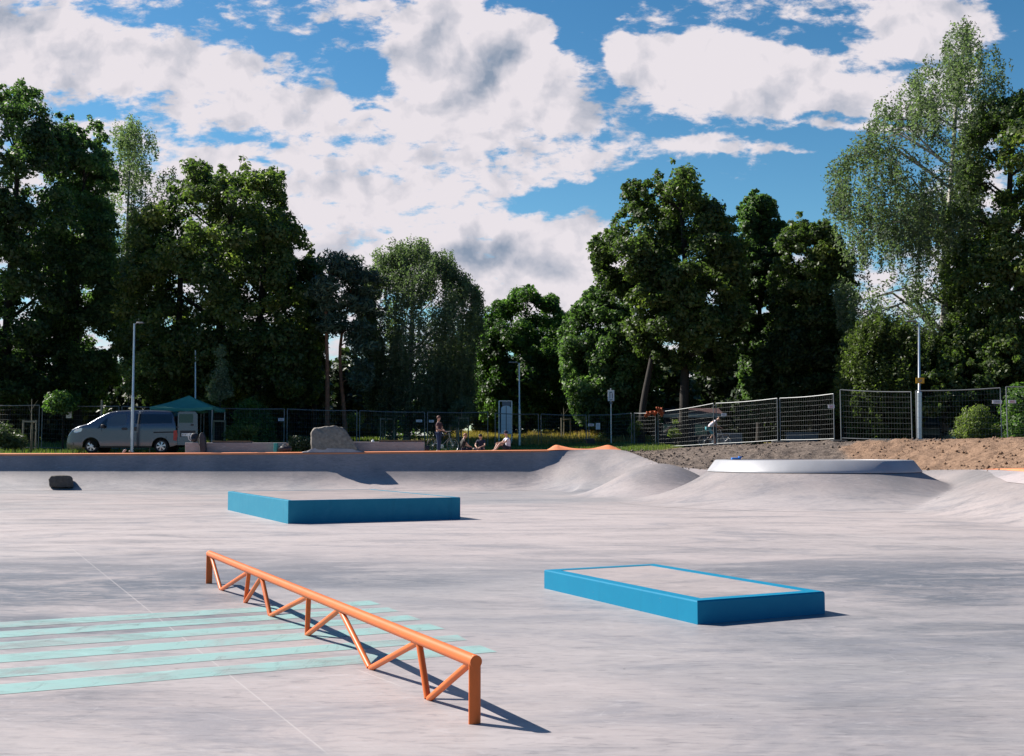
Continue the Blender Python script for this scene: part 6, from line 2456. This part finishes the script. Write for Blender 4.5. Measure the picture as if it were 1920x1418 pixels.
tree('birch_tree', 'very tall airy birch with a white trunk at the right', [(1556, 345), (1568, 305), (1600, 290), (1592, 262), (1615, 245), (1640, 232), (1648, 165), (1668, 142), (1690, 160), (1712, 160), (1722, 122), (1752, 112), (1772, 100), (1770, 66), (1800, 48), (1828, 62), (1836, 98), (1866, 102), (1878, 140), (1872, 190), (1850, 205), (1835, 250),
      (1830, 330), (1835, 420), (1815, 540), (1790, 640), (1740, 655), (1700, 640), (1650, 660), (1590, 640), (1570, 560), (1582, 500), (1562, 450), (1592, 410), (1565, 385)], 52,
     [(1772, 838), (1771, 700), (1770, 600), (1778, 430), (1790, 240), (1800, 70)], 'birch_leaf', 'bark_birch', 'weep', dens=.66, clump=.56, leaf=.075, per=125, seed=24, tint=.45, gap=.45, hs_=1.0, bay=0.3, tr=.24, limbs=46, clear=[(1772, 600, 15, 70), (1783, 330, 9, 90)])
tree('maple_tree', 'heavy dark maple filling the right edge', [(1765, 520), (1790, 440), (1778, 400), (1808, 330), (1802, 270), (1825, 250), (1838, 205), (1860, 188), (1890, 192), (1912, 180), (1990, 190), (2090, 280), (2090, 800), (1900, 790), (1800, 780), (1752, 740), (1748, 660), (1792, 590), (1770, 560)], 51,
     [(1888, 838), (1885, 600), (1890, 420), (1900, 220)], 'maple_leaf', seed=25, dens=1.15, clump=.60, tint=.42, tr=.34, limbs=34, gap=.36, leaf=.115)
tree('birch_tree', 'young yellow green birch behind the upright fence panel', [(1578, 690), (1585, 640), (1612, 605), (1650, 600), (1690, 612), (1730, 630), (1738, 690), (1722, 760), (1700, 812), (1660, 822), (1615, 800), (1578, 760)], 50,
     [(1668, 838), (1664, 740), (1660, 640)], 'pale_leaf', 'bark_dark', 'weep', dens=1.15, clump=.46, leaf=.075, per=130, seed=26, tint=.12, tr=.09, limbs=12, gap=.32)
tree('maple_tree', 'dark low maple branches behind the lamp post at the right', [(1728, 700), (1748, 672), (1800, 668), (1880, 670), (1935, 720), (1935, 800), (1850, 805), (1770, 800), (1728, 760)], 48.5,
     [(1800, 836), (1802, 760), (1805, 680)], 'maple_leaf', seed=27, dens=1.0, clump=.48, tint=.42, tr=.12, limbs=12, leaf=.10)
SH = 'shrubs and undergrowth behind the fence'
tree('shrub', 'olive green shrub behind the right fence panel', [(1785, 822), (1795, 785), (1815, 762), (1845, 758), (1872, 780), (1878, 828)], 45.5, [(1832, 836), (1834, 790)], 'pale_leaf', style='fine', seed=31, dens=1.3, clump=.26, per=90, leaf=.05, tr=.03, limbs=6, cat='shrub', group=SH, tint=.3)
tree('shrub', 'bright green shrub at the right end of the fence', [(1880, 828), (1878, 770), (1890, 735), (1915, 712), (1950, 740), (1955, 828)], 44.5, [(1912, 836), (1914, 770)], 'fresh_leaf', seed=32, dens=1.2, clump=.28, per=80, leaf=.06, tr=.03, limbs=6, cat='shrub', group=SH, tint=.5)
tree('shrub', 'pale green sunlit sapling above the van roof', [(205, 665), (222, 655), (250, 655), (285, 665), (296, 690), (280, 735), (262, 748), (225, 745), (232, 700), (210, 685)], 53.5, [(236, 842), (240, 760), (250, 670)], 'pale_leaf', seed=33, dens=.8, clump=.36, per=70, leaf=.075, tr=.05, limbs=9, cat='shrub', group=SH, tint=.42, gap=.4)
tree('shrub', 'grey green climber on the trunk right of the canopy peak', [(388, 752), (392, 718), (404, 710), (406, 650), (420, 645), (424, 700), (436, 725), (436, 755)], 51, [(412, 842), (413, 730), (414, 655)], 'birch_leaf', style='fine', seed=34, dens=1.3, clump=.26, per=80, leaf=.055, tr=.04, limbs=7, cat='shrub', group=SH, tint=.65)
tree('shrub', 'green bush behind the white paper notice', [(78, 765), (85, 735), (110, 728), (145, 735), (160, 768), (120, 780)], 50.5, [(118, 842), (118, 760)], 'fresh_leaf', seed=35, dens=1.1, clump=.3, per=80, leaf=.07, tr=.04, limbs=7, cat='shrub', group=SH, tint=.55)
tree('shrub', 'weedy shrub with yellow flowers right of the canopy', [(420, 842), (424, 810), (440, 795), (458, 800), (475, 790), (488, 812), (482, 842)], 48.6, [(455, 846), (456, 815)], 'pale_leaf', style='fine', seed=36, dens=1.4, clump=.22, per=80, leaf=.05, tr=.015, limbs=8, cat='shrub', group=SH, tint=.4)
tree('shrub', 'sunny green shrub by the slanting trunk right of the canopy', [(436, 805), (442, 765), (470, 742), (498, 760), (520, 790), (520, 835), (470, 835)], 53.5, [(482, 844), (482, 780)], 'fresh_leaf', seed=37, dens=.9, clump=.32, per=70, leaf=.065, tr=.03, limbs=6, cat='shrub', group=SH, tint=.55)
tree('shrub', 'yellow green bush seen right of the pine trunks', [(648, 805), (652, 780), (668, 770), (680, 790), (678, 815)], 62, [(663, 840), (664, 800)], 'pale_leaf', seed=38, dens=1.2, clump=.3, per=70, leaf=.07, tr=.03, limbs=4, cat='shrub', group=SH, tint=.5)
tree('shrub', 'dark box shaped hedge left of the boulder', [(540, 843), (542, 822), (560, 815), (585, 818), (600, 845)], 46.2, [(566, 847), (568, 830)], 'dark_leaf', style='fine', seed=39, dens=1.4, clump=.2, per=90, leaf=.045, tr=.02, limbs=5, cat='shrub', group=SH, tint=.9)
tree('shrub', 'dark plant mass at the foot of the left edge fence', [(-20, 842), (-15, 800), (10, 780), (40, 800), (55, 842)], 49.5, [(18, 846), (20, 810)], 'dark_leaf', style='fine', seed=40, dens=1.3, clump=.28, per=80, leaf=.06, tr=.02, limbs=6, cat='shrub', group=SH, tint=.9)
tree('shrub', 'grey green young tree above the seated people', [(838, 790), (846, 755), (862, 742), (880, 750), (884, 775), (870, 800), (850, 805)], 57, [(864, 840), (863, 770)], 'birch_leaf', style='fine', seed=41, dens=1.0, clump=.3, per=70, leaf=.06, tr=.025, limbs=6, cat='shrub', group=SH, tint=.45)
tree('shrub', 'dark shrub beside the brown litter bin', [(1118, 832), (1122, 800), (1136, 780), (1165, 775), (1190, 800), (1192, 835)], 60, [(1158, 840), (1158, 800)], 'ash_leaf', seed=42, dens=1.2, clump=.34, per=80, leaf=.075, tr=.03, limbs=6, cat='shrub', group=SH, tint=.3)
tree('shrub', 'pale ivy shoots at the foot of the leaning trunk', [(1180, 812), (1182, 790), (1195, 775), (1202, 800), (1196, 825)], 55.8, [(1192, 843), (1192, 800)], 'pale_leaf', seed=43, dens=1.2, clump=.2, per=60, leaf=.06, tr=.02, limbs=4, cat='shrub', group=SH, tint=.35)
tree('shrub', 'pale ivy shoots left of the upright maple trunk', [(1256, 820), (1258, 790), (1270, 785), (1272, 820)], 55.8, [(1265, 843), (1265, 800)], 'pale_leaf', seed=44, dens=1.2, clump=.18, per=60, leaf=.05, tr=.02, limbs=4, cat='shrub', group=SH, tint=.3)
tree('shrub', 'small green shrub behind the pinkish roofed shed end', [(1612, 822), (1615, 800), (1632, 795), (1640, 822)], 52, [(1625, 836), (1626, 812)], 'fresh_leaf', seed=45, dens=1.2, clump=.22, per=70, leaf=.05, tr=.02, limbs=4, cat='shrub', group=SH, tint=.5)
# thin staked saplings
for px, yt, Y, lb in ((57, 748, 50, 'thin bare stem in the far left timber guard'), (722, 775, 58, 'thin young stem in the guard behind the bench'), (865, 752, 57, 'thin young stem in the tall guard above the seated people'), (1057, 765, 62, 'thin young stem beyond the orange bank')):
    b3 = W(px, 840, Y)
    b3.z = float(ground_z(b3.x, b3.y))
    h_ = W(px, yt, Y).z - b3.z
    o = MB().tube([(0, 0, 0), (.02, 0, h_ * .5), (0, 0, h_)], [.03, .025, .012], 7).tube([(0.01, 0, h_ * .8), (.25, .05, h_ * .98)], [.010, .004], 5).tube([(0.01, 0, h_ * .7), (-.22, .05, h_ * .93)], [.010, .004], 5).build('sapling', 'wood_pale', smooth=50, loc=b3)
    tag(o, lb, 'sapling', 'staked young trees')

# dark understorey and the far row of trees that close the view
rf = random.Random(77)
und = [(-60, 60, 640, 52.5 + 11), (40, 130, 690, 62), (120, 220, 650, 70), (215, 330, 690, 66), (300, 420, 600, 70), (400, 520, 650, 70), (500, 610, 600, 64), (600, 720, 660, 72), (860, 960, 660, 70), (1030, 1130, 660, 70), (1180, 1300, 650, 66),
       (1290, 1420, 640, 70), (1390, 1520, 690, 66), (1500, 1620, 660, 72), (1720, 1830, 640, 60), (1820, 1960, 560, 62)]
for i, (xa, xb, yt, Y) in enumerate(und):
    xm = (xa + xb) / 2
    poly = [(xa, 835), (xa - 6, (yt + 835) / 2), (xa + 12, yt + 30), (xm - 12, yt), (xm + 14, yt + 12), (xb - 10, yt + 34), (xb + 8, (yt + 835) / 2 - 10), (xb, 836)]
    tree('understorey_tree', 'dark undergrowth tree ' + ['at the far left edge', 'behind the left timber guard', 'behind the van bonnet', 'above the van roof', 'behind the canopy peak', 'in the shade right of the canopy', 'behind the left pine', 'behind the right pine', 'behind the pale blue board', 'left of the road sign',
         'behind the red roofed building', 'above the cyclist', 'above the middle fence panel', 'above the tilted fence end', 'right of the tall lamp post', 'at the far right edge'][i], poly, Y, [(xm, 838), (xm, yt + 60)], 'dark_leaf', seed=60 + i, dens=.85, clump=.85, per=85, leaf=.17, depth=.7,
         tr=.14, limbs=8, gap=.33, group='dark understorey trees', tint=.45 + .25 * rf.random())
for i in range(15):
    xa = -260 + i * 165 + rf.uniform(-15, 15)
    xb = xa + 200
    yt = rf.uniform(655, 705)
    xm = (xa + xb) / 2
    Y = 100 + rf.uniform(-8, 8)
    poly = [(xa, 815), (xa + 5, 770), (xa + 35, yt + 20), (xm - 20, yt + 8), (xm, yt), (xm + 40, yt + 14), (xb - 20, yt + 40), (xb, 815)]
    tree('distant_tree', 'far tree closing the view low behind the fence', poly, Y, [(xm, 820), (xm, yt + 40)], 'ash_leaf', seed=90 + i, dens=.7, clump=1.5, per=110, leaf=.30, depth=.6, tr=.2, limbs=5, gap=.2, group='far trees closing the view', tint=.35)
